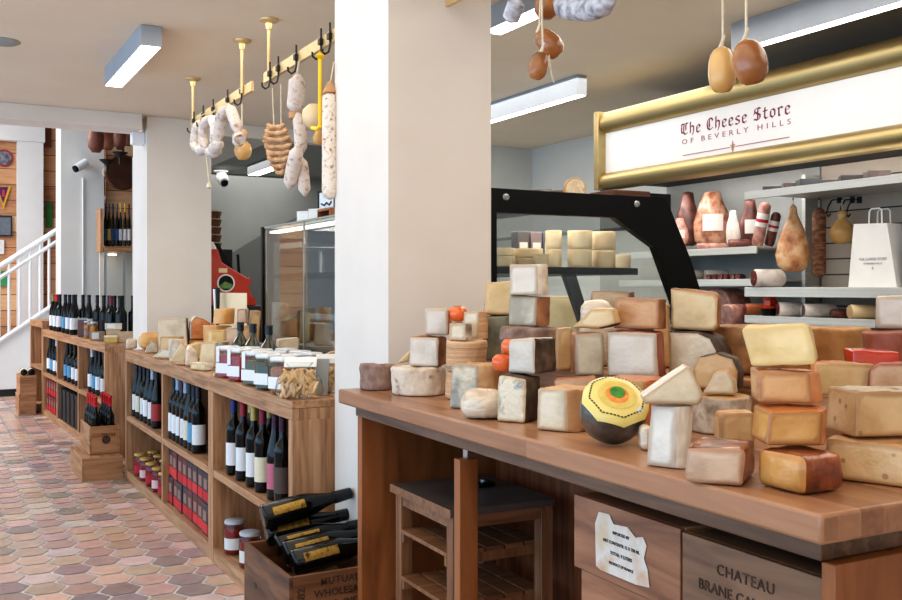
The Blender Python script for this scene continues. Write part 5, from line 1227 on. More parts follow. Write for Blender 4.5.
# lower level of the case: cured meat blocks and cheese near the far glass
def case_cheese(x0, x1, yt, yb, X, zb, T, paste, rind, shape, label, **kw): L_(label, x0, x1, yt, yb, X, zb, T, paste, rind, shape, kw.pop('flags', 'R'), kw.pop('top', 'T'), **kw)
ZT_ = BZ + .021
case_cheese(548, 579, 297, 345, 2.55, ZT_, .12, 'cream', 'white', 'rect', 'pale wrapped cheese block low in the deli case behind the white stack')
case_cheese(590, 634, 292, 345, 2.72, ZT_, .14, 'pink', 'redbrown', 'arc', 'reddish cured meat block low in the deli case', name='meat_block')
case_cheese(272, 290, 303, 330, 2.03, ZT_, .05, 'tan', 'white', 'half', 'tan cheese half low in the deli case by the black end post', yaw=180)
case_cheese(289, 298, 318, 335, 2.12, ZT_, .06, 'yellow', 'tan', 'rect', 'yellow cheese block in the deli case behind the olive oil bottles')
case_cheese(299, 309, 312, 328, 2.12, ZT_, .1, 'yellow', 'white', 'rect', 'yellow cheese block at the glass joint in the deli case')
case_cheese(314, 333, 323, 336, 2.1, ZT_, .12, 'white', 'mould', 'rect', 'white crumbly cheese block in the deli case beside the pillar')
# grey metal shelves and trays seen through the back glass
for k, (px0, px1, py) in enumerate(((268, 300, 250), (310, 336, 318))):
    a = on_x(px0, py, 2.05); b = on_x(px1, py, 2.05); a.y = min(a.y, DY1 - .06)
    t = thing('metal_tray', 'grey metal tray inside the deli case, %s' % ('upper one by the end post' if k == 0 else 'lower one by the pillar'), 'tray', (2.05, b.y, a.z)); Ln = a.y - b.y
    MB().box(0, .3, 0, Ln, -.006, 0).obj('tray_base', M['steel'], t, .002); MB().box(0, .01, 0, Ln, .0005, .03).obj('tray_rim', M['steel'], t); 
    for yy2 in (.02, Ln - .04): MB().box(.27, .285, yy2, yy2 + .02, (SHZ if k == 0 else BZ + .021) - a.z + .001, -.0065).obj('support', M['steel'], t)
# things on top of the case
zt2 = zT + .001
p = on_z(581, 188, zt2); p = on_y(581, 190, DY0 + .25)
t = thing('round_cheese_plaque', 'round printed cheese wheel standing on edge on the case', 'cheese', (p.x, DY0 + .30, zt2), facing(581) + R(18)); r = .052
MB().lathe([(0, 0), (r * .96, 0), (r, .005), (r, .03), (r * .96, .035), (0, .035)], 30, Matrix.Translation((0, .0175, r)) @ RX).obj('rind', K['tan'], t)
MB().lathe([(0, .001), (r * .86, .0005), (r * .86, -.001)], 30, Matrix.Translation((0, -.0178, r)) @ RX).obj('printed_face', mat('printed_cheese_face', [(206, 184, 152), (226, 208, 180), (150, 110, 90)], scale=40, rough=.6, lo=.4, hi=.75), t)
p = on_y(621, 190, DY0 + .12)
t = thing('wooden_board', 'dark wooden board lying on top of the case', 'board', (p.x, DY0 + .09, zt2), 0)
MB().box(-.11, .095, -.06, .12, 0, .028).obj('board', wood('walnut', [(60, 34, 22), (92, 54, 34), (110, 66, 44)], 'x'), t, .004)
for k, (px, w) in enumerate(((515, .042), (527.5, .042), (541, .042), (554, .042))):
    p = on_y(px, 190, DY0 + .35 + .05 * (k % 2)); t = thing('folded_leaflet', 'small dark leaflet lying on the case by the pillar, %s along' % ORD[k], 'leaflet', (p.x, p.y, zt2), R(20 * k), 'leaflets on the case')
    MB().prism([(-w / 2, 0), (0, .035 + .006 * k), (w / 2, 0), (w / 2 - .004, 0), (0, .030 + .006 * k), (-w / 2 + .004, 0)], -.05, .05, RX).obj('leaf_paper', mat('leaflet_dark', [(52, 48, 44), (90, 84, 76), (150, 144, 136)], scale=30, rough=.6), t, smooth=0)
# white boxes, wooden box and framed print near the pillar on top of the case
for k, px in enumerate((307, 319)):
    p = on_x(px - 1.5, 216, DX0 + .12); t = thing('white_carton', 'small white carton on the glass case, %s' % ('far one' if k == 0 else 'near one'), 'box', (DX0 + .12, p.y, zt2), R(-60), 'white cartons on the case')
    MB().box(-.045, .045, -.03, .03, 0, .062).obj('carton', M['paper'], t, .002); MB().box(-.046, .046, -.031, .031, .0625, .072).obj('lid', M['paper'], t, .002)
p = on_x(331, 212, DX0 + .16)
t = thing('wooden_box', 'open wooden box on the glass case beside the pillar', 'box', (DX0 + .1, p.y - .13, zt2), 0)
for z in (.0, .05): MB().box(0, .2, 0, .2, z, z + .014).obj('shelf_board', M['warm_z'], t)
for y in (0, .188): MB().box(0, .2, y, y + .012, .0145, .0495).obj('side_board', M['warm_z'], t)
zb_ = zt2 + .065
p = on_x(322, 205, DX0 + .2)
t = thing('framed_print', 'small framed print standing on the wooden box beside the pillar', 'picture frame', (DX0 + .17, p.y - .16, zb_), R(-75))
w = .17; h = .12
for b_ in ((-w / 2, w / 2, 0, .01), (-w / 2, w / 2, h - .01, h)): MB().box(b_[0], b_[1], -.008, .008, b_[2], b_[3]).obj('frame_bar', M['black'], t)
for x in (-w / 2, w / 2 - .01): MB().box(x, x + .01, -.008, .008, .0105, h - .0105).obj('frame_bar', M['black'], t)
pr = MB().box(-w / 2 + .01, w / 2 - .01, -.003, .004, .0105, h - .0105).obj('print', mat('print_pale', [(206, 214, 222), (222, 228, 232)], rough=.4), t)
MB().tube([(-.05, -.0045, .04), (-.02, -.0045, .03), (.0, -.0045, .045), (.03, -.0045, .03), (.05, -.0045, .05)], .006, 6).obj('drawing', M['ink_print'], pr)

# ---------------------------------------------------------------- wall fridge with the shop sign
FX = 3.74
fr = thing('open_fridge', 'large open deli fridge with steel shelves, gold-edged white shop sign on top', 'fridge', (0, 0, 0))
FY1 = on_x(603, 150, FX).y; FY0 = 1.5
zs = lambda px, py, X=FX: on_x(px, py, X).z
stop, sbot = zs(604, 133), zs(604, 173)
MB().box(FX + .02, FX + .05, FY0, FY1, sbot, stop).obj('sign_panel', M['sign'], fr)
sp = bpy.data.objects['sign_panel']
gt = zs(603, 112); gbm = zs(603, 190)
def gold_tube(z0, z1, nm):
    zc = (z0 + z1) / 2; h = (z1 - z0) / 2; pr = [(FX + .06, z1)]
    for k in range(13):
        a_ = pi / 2 + pi * k / 12; pr.append((FX + .03 + cos(a_) * .06, zc + sin(a_) * h))
    pr.append((FX + .06, z0))
    MB().prism(pr, -FY1, -FY0, RX).obj(nm, M['brass'], fr, smooth=60)
gold_tube(stop, gt, 'sign_moulding'); gold_tube(gbm, sbot, 'sign_moulding')
MB().box(FX - .04, FX + .06, FY1 + .0005, FY1 + .045, gbm, gt).obj('sign_end_cap', M['brass'], fr, .004)
MB().box(FX + .061, 4.6, FY0, FY1 + .04, gbm + .05, gt - .02).obj('canopy', M['black_matte'], fr)
BX = 4.30
YM = on_x(746, 200, FX).y
MB().box(BX, BX + .04, FY0, YM - .01, 0, gbm + .049).obj('slatwall_panel', M['slat'], fr)
MB().box(BX, BX + .04, YM + .0, FY1 + .04, 0, gbm + .049).obj('back_panel', M['fridge_in'], fr)
MB().box(FX, BX, FY1, FY1 + .03, 0, gbm - .001).obj('end_panel', M['black_matte'], fr)
MB().box(FX - .02, BX - .001, FY0, FY1 - .001, 0, 1.02).obj('base', M['black_matte'], fr)
MB().box(BX - .12, BX - .001, YM - .004, YM + .02, 1.021, gbm).obj('divider_post', M['steel'], fr)
zA = zs(746, 193); zC = zs(746, 288); zD = zs(746, 316); zB = zs(715, 249, FX + .12); zB2 = zs(722, 280, FX + .12); zE = zs(716, 326, FX + .05)
def fshelf(x0, y0, y1, zt, th=.035):
    MB().box(x0, BX - .002, y0, y1, zt - .008, zt).obj('steel_shelf', M['steel'], fr); MB().box(x0 - .012, x0 - .0005, y0, y1, zt - th, zt + .004).obj('shelf_edge', M['steel'], fr, .002)
fshelf(FX, FY0, YM, zA); fshelf(FX, FY0, YM, zC, .045); fshelf(FX, on_x(877, 320, FX).y, YM, zD)
fshelf(FX + .12, YM + .03, FY1 - .02, zB); fshelf(FX + .12, YM + .03, FY1 - .02, zB2); fshelf(FX + .05, YM + .02, FY1 - .02, zE, .02)
MB().box(FX + .12, FX + .15, FY0, FY1 - .05, gbm + .02, gbm + .045).obj('glow_strip', M['glow_soft'], fr)  # unseen glowing strip added inside the canopy
# blackletter lettering drawn with a broad pen
GL = {
 'T': ([[(0, 8.6), (1, 9.6), (3, 9.0), (5, 9.8), (6.4, 9.2)], [(3.4, 9.1), (2.6, 7.5), (2.6, 2), (4, .4), (6, 1.4)], [(1.2, 9), (.4, 7), (.6, 3), (1.6, 1.6)], [(4.6, 9), (4.6, 4)]], 7),
 'h': ([[(1, 10), (1, 1), (.4, .2)], [(1, 5.4), (2.6, 6.6), (4, 5.6), (4, 2.4), (3.2, -.6), (2.4, -1.6)]], 5.2),
 'e': ([[(2.4, 6.6), (.8, 5.4), (.8, 1.4), (2.2, .2), (3.8, 1.2)], [(2.4, 6.6), (3.8, 5.4), (3.6, 4.4), (.9, 3.2)]], 4.7),
 'C': ([[(5.2, 8.8), (3.6, 9.8), (1.4, 8.4), (.8, 5), (1.4, 1.6), (3.4, .2), (5.6, 1.6)], [(3, 9), (2.6, 6), (3, 2.4)], [(5.2, 8.8), (5.6, 7.4)]], 6.6),
 's': ([[(3.8, 6), (2.4, 6.8), (.8, 5.4), (1, 4.4), (3.6, 2.8), (3.8, 1.4), (2.2, .2), (.4, 1)]], 4.7),
 'S': ([[(5.6, 8.8), (3.8, 9.8), (1.2, 8.6), (1.2, 6.6), (3, 5.4), (5.2, 4.2), (5.4, 1.8), (3.4, .2), (.6, 1.2)], [(3.6, 9), (3.4, 1)], [(1, 6.4), (.4, 4.6)]], 6.6),
 't': ([[(1.6, 8.8), (1.4, 1.4), (2.6, .2), (3.8, 1)], [(.2, 6.2), (3.6, 6.2)]], 4.3),
 'o': ([[(2.4, 6.6), (.8, 5.2), (.8, 1.6), (2.4, .2), (4, 1.6), (4, 5.2), (2.4, 6.6)]], 5.0),
 'r': ([[(.4, 6), (1.2, 6.4), (1.2, 1), (2, .2)], [(1.2, 5.4), (2.8, 6.8), (4, 5.8)]], 4.5), ' ': ([], 3.0)}
def blackletter(s, height, m, parent, Mx, nib=1.45, track=.9):
    u = height / 10; x = 0; b = MB(); bm = b.bm; nv = Vector((cos(R(40)), sin(R(40)))) * nib * .5
    tot = sum(GL[c][1] + track for c in s)
    for c in s:
        st_, w = GL[c]
        for line in st_:
            for p, q in zip(line, line[1:]):
                p = Vector(p); q = Vector(q); off = Vector((x - tot / 2, -5))
                d = (q - p).normalized() * .12; p2, q2 = p - d, q + d
                k = [p2 + nv + off, q2 + nv + off, q2 - nv + off, p2 - nv + off]
                nrm = Vector((-(q - p).y, (q - p).x)).normalized() * .30
                if abs((q - p).normalized().cross(nv.normalized()) if False else ((q - p).x * nv.y - (q - p).y * nv.x)) / (q - p).length < .2: k = [p2 + nrm - nv * .5 + off, q2 + nrm + nv * .5 + off, q2 - nrm + nv * .5 + off, p2 - nrm - nv * .5 + off]
                vs = [bm.verts.new((v.x * u, v.y * u, 0)) for v in k]; bm.faces.new(vs)
        x += w + track
    bmesh.ops.transform(bm, matrix=Mx, verts=bm.verts)
    return b.obj('lettering', m, parent, smooth=0), tot * u
SXF = FX + .0185
a = on_x(681, 130, SXF); b = on_x(792, 108, SXF); wT = a.y - b.y; cy = (a.y + b.y) / 2
zt1 = on_x(683, 126, SXF).z
hT = (on_x(735, 107.5, SXF).z - on_x(735, 124.5, SXF).z)
zcT = on_x(735, 118.6, SXF).z
tot = sum(GL[c][1] + .9 for c in 'The Cheese Store'); hL = wT / tot * 10
SM = lambda z, sy_=1.0: TM((SXF, cy, z), (0, -1, 0), (0, 0, 1)) @ Matrix.Diagonal((1, sy_, 1, 1))
blackletter('The Cheese Store', hL, M['ink'], sp, SM(zcT, hT * .74 / hL))
zc2_ = (on_x(735, 129.5, SXF).z)
tx = text('OF BEVERLY HILLS', .05, M['ink2'], sp, 'lettering', Matrix.Identity(4))
wx = max(v.co.x for v in tx.data.vertices) - min(v.co.x for v in tx.data.vertices)
hx = max(v.co.y for v in tx.data.vertices) - min(v.co.y for v in tx.data.vertices)
hh3 = (on_x(735, 124, SXF).z - on_x(735, 129.3, SXF).z)
cu_s = 1.0
bpy.data.objects.remove(tx)
tx = text('OF BEVERLY HILLS', .05, M['ink2'], sp, 'lettering', Matrix.Identity(4), space=1.75)
wx = max(v.co.x for v in tx.data.vertices) - min(v.co.x for v in tx.data.vertices)
tx.data.transform(TM((SXF, cy, on_x(735, 132.2, SXF).z), (0, -1, 0), (0, 0, 1)) @ Matrix.Diagonal((wT * .98 / wx, hh3 / hx, 1, 1)))
zl = on_x(735, 146.5, SXF).z
MB().box(SXF - .0006, SXF + .0006, cy - wT * .48, cy - .02, zl - .0022, zl + .0022).obj('rule_line', M['ink2'], sp); MB().box(SXF - .0006, SXF + .0006, cy + .02, cy + wT * .48, zl - .0022, zl + .0022).obj('rule_line', M['ink2'], sp)
fm = TM((SXF - .0004, cy, zl), (0, -1, 0), (0, 0, 1)); q = .038
fl_ = MB()
for pts in ([(-.003, -q), (.003, -q), (.0035, 0), (.006, .012), (0, q), (-.006, .012), (-.0035, 0)], [(-.014, -.004), (.014, -.004), (.014, .001), (-.014, .001)], [(.004, .0), (.012, .014), (.018, .01), (.014, .002), (.016, .009), (.008, .004)], [(-.004, .0), (-.012, .014), (-.018, .01), (-.014, .002), (-.016, .009), (-.008, .004)], [(.003, -.006), (.010, -.014), (.006, -.018)], [(-.003, -.006), (-.010, -.014), (-.006, -.018)]):
    fl_.prism(pts, 0, .0006, fm)
fl_.obj('fleur_emblem', mat('emblem_tan', [(176, 128, 104)], rough=.5, var=0), sp, smooth=0)

# ---------------------------------------------------------------- meats in the fridge
meat = dict(
    ham=mat('ham_skin', [(112, 62, 44), (168, 108, 80), (204, 158, 130), (150, 92, 70)], scale=18, rough=.4, bump=.25, coat=.4),
    dark=mat('cured_dark', [(60, 30, 26), (104, 56, 46), (150, 96, 84)], scale=14, rough=.45, bump=.3, coat=.3),
    pink=mat('mortadella_pink', [(150, 100, 90), (190, 140, 128), (212, 172, 160)], scale=26, rough=.4, coat=.2),
    cut=mat('salami_cut', [(120, 40, 40), (150, 62, 58), (214, 180, 168)], scale=40, rough=.4, coat=.2, lo=.4, hi=.7),
    white=mat('salami_bloom', [(196, 180, 172), (224, 214, 206), (232, 224, 218)], scale=18, rough=.8, bump=.3),
    grey=mat('salami_grey_end', [(96, 86, 84), (120, 106, 102)], scale=40, rough=.5),
    parma=mat('parma_ham', [(150, 84, 52), (196, 136, 88), (222, 184, 142), (204, 150, 104)], scale=13, rough=.4, bump=.2, coat=.3),
    net=mat('netted_salami', [(120, 76, 52), (150, 100, 72), (186, 140, 106)], scale=26, stretch=(1, 1, 2.6), rough=.6, bump=.8, detail=2),
    cacio=mat('caciocavallo', [(196, 142, 78), (212, 164, 98), (222, 180, 116)], scale=7, rough=.35, bump=.08, coat=.4),
    smoked=mat('smoked_cheese', [(112, 64, 28), (158, 100, 50), (188, 130, 74)], scale=9, rough=.32, bump=.15, coat=.6),
    bloom=mat('white_mould_salami', [(164, 130, 112), (206, 188, 176), (222, 210, 202), (214, 200, 190)], scale=44, rough=.85, bump=.35, lo=.3, hi=.6, detail=8),
    speck=mat('speckled_salami', [(150, 104, 80), (212, 190, 168), (226, 212, 196), (230, 218, 204)], scale=70, rough=.8, bump=.4, lo=.3, hi=.55),
    bluish=mat('bluish_mould_salami', [(120, 118, 124), (176, 176, 184), (206, 208, 214)], scale=40, rough=.85, bump=.45),
    coil=mat('dried_fig_string', [(166, 118, 78), (196, 150, 106), (216, 176, 134)], scale=14, rough=.7, bump=.4),
    fat=mat('pale_provolone', [(222, 190, 142), (232, 206, 164)], scale=6, rough=.4, coat=.2),
)
def hang_ham(px, py0, py1, X, wpx, label, m, name='cured_ham', bottom=None, tag_c=None, lean=0):
    """ham from its shank (top) to its butt (bottom), pixel rows py0..py1"""
    a = on_x(px, py0, X); b = on_x(px, py1, X); H = a.z - b.z; d = X / ray(px, HZ).x; r = wpx / 2 / F * d
    t = thing(name, label, 'ham' if 'ham' in name else 'cured meat', (X, a.y, b.z + .001), facing(px))
    MB().lathe([(0, 0), (r * .5, .01 * H), (r * .88, .1 * H), (r, .26 * H), (r * .97, .42 * H), (r * .84, .6 * H), (r * .62, .78 * H), (r * .5, .92 * H), (r * .44, .98 * H), (0, H)], 26, sy=.7).jitter(r * .14, 14, px).obj('meat', m, t, smooth=80)
    if tag_c: paint(MB().patch(r * 1.06, R(-118), R(-56), .26 * H, .56 * H).obj('paper_label', M['label'], t, smooth=60), tag_c); t.children[-1].scale = (1, .74, 1)
    return t
HX = FX + .30
hang_ham(688, 192, 247, HX + .08, 24, 'netted dark ham at the back of the upper fridge shelf', meat['dark'])
hang_ham(712, 191, 246, HX + .06, 36, 'large dry-cured ham with white printed label on the upper fridge shelf', meat['ham'], tag_c=(226, 214, 208))
hang_ham(680, 218, 246, HX - .06, 16, 'small pale labelled meat at the left of the large ham', meat['pink'], 'cured_meat', tag_c=(220, 210, 206))
hang_ham(733, 210, 246, HX - .12, 14, 'plastic-wrapped meat next to the large ham', meat['white'], 'cured_meat')
hang_ham(750, 200, 246, HX, 20, 'dark cured meat with white label behind the salami sticks', meat['dark'], 'cured_meat', tag_c=(226, 222, 218))
def log(px, py, X, Lpx, r, ang, m, cutm, label, name='salami', z=None, group=None, rest=None):
    p = on_x(px, py, X); d = X / ray(px, HZ).x; L = Lpx / F * d
    z = p.z if z is None else z + r * 1.06 + .0015
    t = thing(name, label, 'cured meat', (p.x, p.y, z), facing(px) + R(ang), group)
    rot = Matrix.Rotation(R(90), 4, 'Y')
    b = MB().lathe([(r * .9, -L / 2), (r, -L / 2 + .01), (r, L / 2 - .02), (r * .7, L / 2 - .004), (r * .2, L / 2)], 18, rot); b.jitter(r * .05, 20, px); b.obj('casing', m, t, smooth=60)
    MB().lathe([(0, 0), (r * .88, .0)], 18, Matrix.Translation((-L / 2 - .0006, 0, 0)) @ Matrix.Rotation(R(-90), 4, 'Y')).obj('cut_face', cutm, t, smooth=0)
    return t
def stick(px0, py0, px1, py1, X, r, m, label, band=None):
    a = on_x(px0, py0, X); b = on_x(px1, py1, X); t = thing('salami_stick', label, 'cured meat', b); v = a - b; L = v.length
    t.rotation_euler = v.to_track_quat('Z', 'Y').to_euler()
    MB().lathe([(0, 0), (r * .8, .002), (r, .015), (r, L - .02), (r * .6, L - .004), (0, L)], 16).obj('casing', m, t, smooth=60)
    if band: MB().lathe([(r + .001, L * .45), (r + .001, L * .75)], 16).obj('paper_band', M['paper'], t, smooth=60); MB().lathe([(r + .0016, L * .55), (r + .0016, L * .62)], 16).obj('red_band', mat('band_red', [(190, 30, 44)], rough=.5), t, smooth=60)
stick(766, 202, 757, 246, HX - .1, .031, meat['pink'], 'pale salami with white and red paper band leaning on the upper fridge shelf', True)
stick(777, 212, 769, 246, HX - .04, .026, meat['dark'], 'dark salami with white band beside the pale banded one', True)
log(740, 241, HX - .11, 22, .024, 8, meat['dark'], meat['cut'], 'cut dark meat end lying at the foot of the salami sticks', z=zB)
log(712, 243, HX - .10, 30, .018, 4, meat['pink'], meat['cut'], 'flat pale cut meat in front of the large ham', z=zB)
# second shelf: small salamis
for i, px in enumerate((711, 717, 723, 729, 735, 741)):
    log(px, 273, FX + .19, 18, .0155, 70, meat['dark'], meat['cut'], 'small salami with cut end facing out, %s in the row on the second fridge shelf' % ORD[i], group='row of small salamis', z=zB2)
log(717, 266, FX + .32, 24, .03, 20, meat['white'], meat['white'], 'white paper-wrapped salami behind the row of small salamis', z=zB2)
log(694, 272, FX + .25, 20, .03, 30, meat['white'], meat['dark'], 'brown wrapped salami by the black case panel on the second fridge shelf', z=zB2)
log(769, 280, FX + .05, 32, .046, 25, meat['white'], meat['cut'], 'large white-wrapped salami with marbled cut end at the divider', z=zC)
# lower: mortadellas
log(727, 306, FX + .30, 38, .10, 55, meat['pink'], meat['pink'], 'huge mortadella with pale cut face on the lower fridge shelf', name='mortadella', z=zE)
log(735, 314, FX + .11, 26, .058, 50, meat['pink'], meat['pink'], 'smaller mortadella in front of the huge one', name='mortadella', z=zE)
log(757, 311, FX + .14, 26, .03, 25, mat('orange_meat', [(196, 110, 70), (216, 140, 96)], rough=.4, coat=.3, scale=12), meat['cut'], 'orange-coloured meat piece beside the smaller mortadella', z=zD)
# lower right shelf
p = on_x(768.5, 313, FX + .06)
t = thing('red_container', 'small red and black tub on the lower fridge shelf', 'tub', (p.x, p.y, zD + .001), 0)
MB().lathe([(0, 0), (.034, 0), (.04, .04), (0, .04)], 20).obj('tub', M['black'], t); MB().lathe([(.041, .0405), (.043, .05), (.036, .055), (0, .053)], 20).obj('lid', K['red'], t)
MB().lathe([(0, 0), (.036, 0), (.04, .018), (.034, .026), (0, .024)], 20, Matrix.Translation((0, 0, .075)) @ Matrix.Rotation(R(50), 4, 'Y')).obj('open_lid', K['red'], t); MB().box(-.01, .01, -.02, .02, .05, .08).obj('hinge', K['red'], t)
log(791, 309, FX + .08, 26, .036, 18, meat['white'], meat['cut'], 'white-bloomed salami with dark marbled cut end on the lower fridge shelf', z=zD)
log(820, 310, FX + .09, 34, .033, 22, meat['white'], meat['grey'], 'salami with smooth grey cut end on the lower fridge shelf', z=zD)
log(842, 312, FX + .05, 22, .022, 25, meat['dark'], meat['dark'], 'small dark red salami beside the grey-ended one', z=zD)
log(864, 311, FX + .06, 30, .033, 28, meat['fat'], meat['fat'], 'pale rolled meat with spiral cut end on the lower fridge shelf', name='rolled_pancetta', z=zD)
# hanging in front of the slatwall
def hook(px, py, X, parent_loc): pass
def hang_meat(px, py0, py1, X, wpx, label, m, kind, name, py_hook):
    a = on_x(px, py0, X); b = on_x(px, py1, X); d = X / ray(px, HZ).x; H = a.z - b.z; r = wpx / 2 / F * d; hk = on_x(px, py_hook, X).z
    t = thing(name, label, 'cheese' if 'cheese' in name else 'cured meat', (a.x, a.y, b.z), facing(px))
    pr = {'ham': [(0, 0), (r * .55, .015 * H), (r * .9, .1 * H), (r, .25 * H), (r * .9, .42 * H), (r * .6, .64 * H), (r * .28, .84 * H), (r * .2, .96 * H), (0, H)],
          'stick': [(0, 0), (r * .6, .01 * H), (r, .06 * H), (r, .9 * H), (r * .7, .96 * H), (0, H)],
          'pear': [(0, 0), (r * .6, .04 * H), (r, .26 * H), (r * .96, .42 * H), (r * .6, .66 * H), (r * .24, .74 * H), (r * .3, .84 * H), (r * .34, .94 * H), (0, H)]}[kind]
    MB().lathe(pr, 20, sy=.75 if kind == 'ham' else 1).jitter(r * .05, 16, px).obj('body', m, t, smooth=80)
    MB().tube([(0, 0, H * .96), (0, 0, hk - b.z)], .003, 6).obj('string', M['string'], t)
    MB().tube([(0, BX - X if False else .0, hk - b.z - .01), (0, .02, hk - b.z + .012), (0, .05, hk - b.z + .01)], .003, 6).obj('hook', M['iron'], t)
    return t
XH = BX - .18
hang_meat(793, 204, 272, FX + .19, 33, 'whole cured ham hanging on the slatwall beside the divider', meat['parma'], 'ham', 'hanging_ham', 200)
hang_meat(819, 207, 277, XH, 13, 'long netted salami hanging on the slatwall between the ham and the round cheese', meat['net'], 'stick', 'hanging_salami', 200)
hang_meat(842, 210, 244, XH, 25, 'pear-shaped tan cheese hanging on the slatwall', meat['cacio'], 'pear', 'hanging_cheese', 200)
for i, px in enumerate((836, 849, 856)):
    p = on_x(px, 203, BX - .03); t = thing('wall_hook', 'empty dark hook hanging on the slatwall, %s along' % ORD[i], 'hook', p, 0, 'empty hooks on the slatwall')
    MB().tube([(.03, 0, .02), (-.03, 0, .015), (-.06, 0, -.02), (-.075, 0, -.06), (-.06, 0, -.075), (-.045, 0, -.06)], .004, 6).obj('wire', M['iron'], t); MB().box(.022, .03, -.012, .012, .0, .035).obj('plate', M['iron'], t)
for k, (px, w, c) in enumerate(((770, .10, (40, 38, 40)), (788, .08, (70, 60, 56)), (806, .11, (36, 40, 44)), (828, .10, (64, 62, 62)), (850, .12, (44, 40, 40)), (874, .10, (64, 52, 48)))):
    p = on_x(px, 185, FX + .12)
    carton('dark packet on the top fridge shelf under the sign, %s from the divider' % ORD[k], (FX + .14, p.y, zA + .005), w, .08, .03 + .008 * (k % 3), c, facing(px) + R(10 * (k % 3)))
M['bag_ink'] = mat('bag_print_grey', [(176, 168, 166)], rough=.8)
# white paper carrier bag
a = on_x(848, 288, FX + .09); b = on_x(897, 288, FX + .09); W = a.y - b.y; H = zs(875, 224, FX + .09) - zC
t = thing('paper_bag', 'white paper carrier bag with twisted handle standing on the fridge shelf', 'bag', (FX + .09, a.y - W, zC + .001), 0)
pb = MB().prism([(0, 0), (W, 0), (W * .80, H), (.03, H * 1.02)], 0, .10, TM((0, W, 0), (0, -1, 0), (0, 0, 1)) @ Matrix.Translation((0, 0, -.1))).obj('bag', M['paper'], t, .002, smooth=20)
for i in range(2):
    MB().tube([(.02 + .06 * i, W * .62 - .0 , H - .01), (.02 + .06 * i, W * .61, H + .06), (.02 + .06 * i, W * .57, H + .072), (.02 + .06 * i, W * .40, H + .072), (.02 + .06 * i, W * .36, H + .06), (.02 + .06 * i, W * .35, H - .01)], .004, 6).obj('handle', M['paper'], t)
text('THE CHEESE STORE', .017, M['bag_ink'], pb, 'lettering', TM((-.0016, W * .48, H * .45), (0, -1, 0), (0, 0, 1))); text('OF BEVERLY HILLS', .012, M['bag_ink'], pb, 'lettering', TM((-.0016, W * .48, H * .38), (0, -1, 0), (0, 0, 1))); text('+', .03, M['bag_ink'], pb, 'lettering', TM((-.0016, W * .48, H * .30), (0, -1, 0), (0, 0, 1)))
p = on_x(899, 290, FX + .12)
t = thing('dark_bottle', 'black-green bottle beside the paper bag on the fridge shelf', 'bottle', (FX + .14, b.y - .055, zC + .001)); MB().lathe([(0, 0), (.045, 0), (.05, .02), (.05, .2), (.03, .28), (.018, .30), (.018, .36), (0, .36)], 18).obj('glass_body', M['bottle'], t); MB().lathe([(.02, .361), (.02, .385), (0, .385)], 14).obj('cap', M['black'], t)

# ---------------------------------------------------------------- brass rails and hanging goods
RXX = 1.45
def rail(y0, y1, discs, hooks, label, zb=2.345, h=.05, X=RXX):
    t = thing('hanging_rail', label, 'hanging rail', (X, y0, 0), 0)
    MB().box(-.008, .008, 0, y1 - y0, zb, zb + h).obj('bar', M['brass_rail'], t, .001)
    for y in discs:
        MB().tube([(-.016, y - y0, zb + .01), (-.016, y - y0, CE - .004)], .0075, 10).obj('rod', M['brass_rail'], t)
        MB().lathe([(.012, -.05), (.016, -.02), (.045, -.010), (.047, -.001), (0, -.001)], 24, Matrix.Translation((-.016, y - y0, CE))).obj('ceiling_disc', M['brass_rail'], t)
    for y in hooks:
        hk = MB().tube([(-.013, y - y0, zb + h + .03), (-.013, y - y0, zb - .012), (-.02, y - y0, zb - .04), (-.035, y - y0, zb - .05), (-.05, y - y0, zb - .04), (-.052, y - y0, zb - .022)], .0045, 6).obj('hook', M['iron'], t)
        MB().box(-.0235, -.0085, y - y0 - .012, y - y0 + .012, zb + .012, zb + .036).obj('hook_clip', M['iron'], hk)
    return t
yr = lambda px, X=RXX: on_x(px, 100, X).y
rail(yr(252.5), yr(192), [yr(245), yr(195.5)], [yr(x) for x in (196, 205.5, 215.5, 230, 244)], 'satin brass hanging rail of the two by the grey back area, with white sausages')
rail(yr(336.5) - .25, yr(265), [yr(272)], [yr(x) for x in (272.5, 281, 299, 324, 333)], 'satin brass hanging rail running into the pillar, with big salamis')
R2X = 1.62
def hlink(t, pts, r, m, nm='sausage'):
    pts = [Vector(p) for p in pts]; L = []
    n = 18; cum = [0]
    for a_, b_ in zip(pts, pts[1:]): cum.append(cum[-1] + (b_ - a_).length)
    out, rs = [], []
    for k in range(n + 1):
        s_ = cum[-1] * k / n; i = max(j for j in range(len(cum)) if cum[j] <= s_ + 1e-9); i = min(i, len(pts) - 2)
        f = (s_ - cum[i]) / max(cum[i + 1] - cum[i], 1e-6); out.append(pts[i].lerp(pts[i + 1], f))
        e = min(k, n - k) / n; rs.append(r * min(1, .28 + 4.2 * e) if e < .18 else r)
    b = MB().tube(out, rs, 14); b.jitter(r * .035, 16, len(t.children) + 1); return b.obj(nm, m, t, smooth=80)
HXX = RXX - .035
def PX(px, py, X=HXX): return on_x(px, py, X)
def hang(name, label, px, py, cat='sausage', X=HXX):
    p = PX(px, py, X); return thing(name, label, cat, p), p
def rel(p, lst, X=HXX): return [PX(a_, b_, X) - p for a_, b_ in lst]
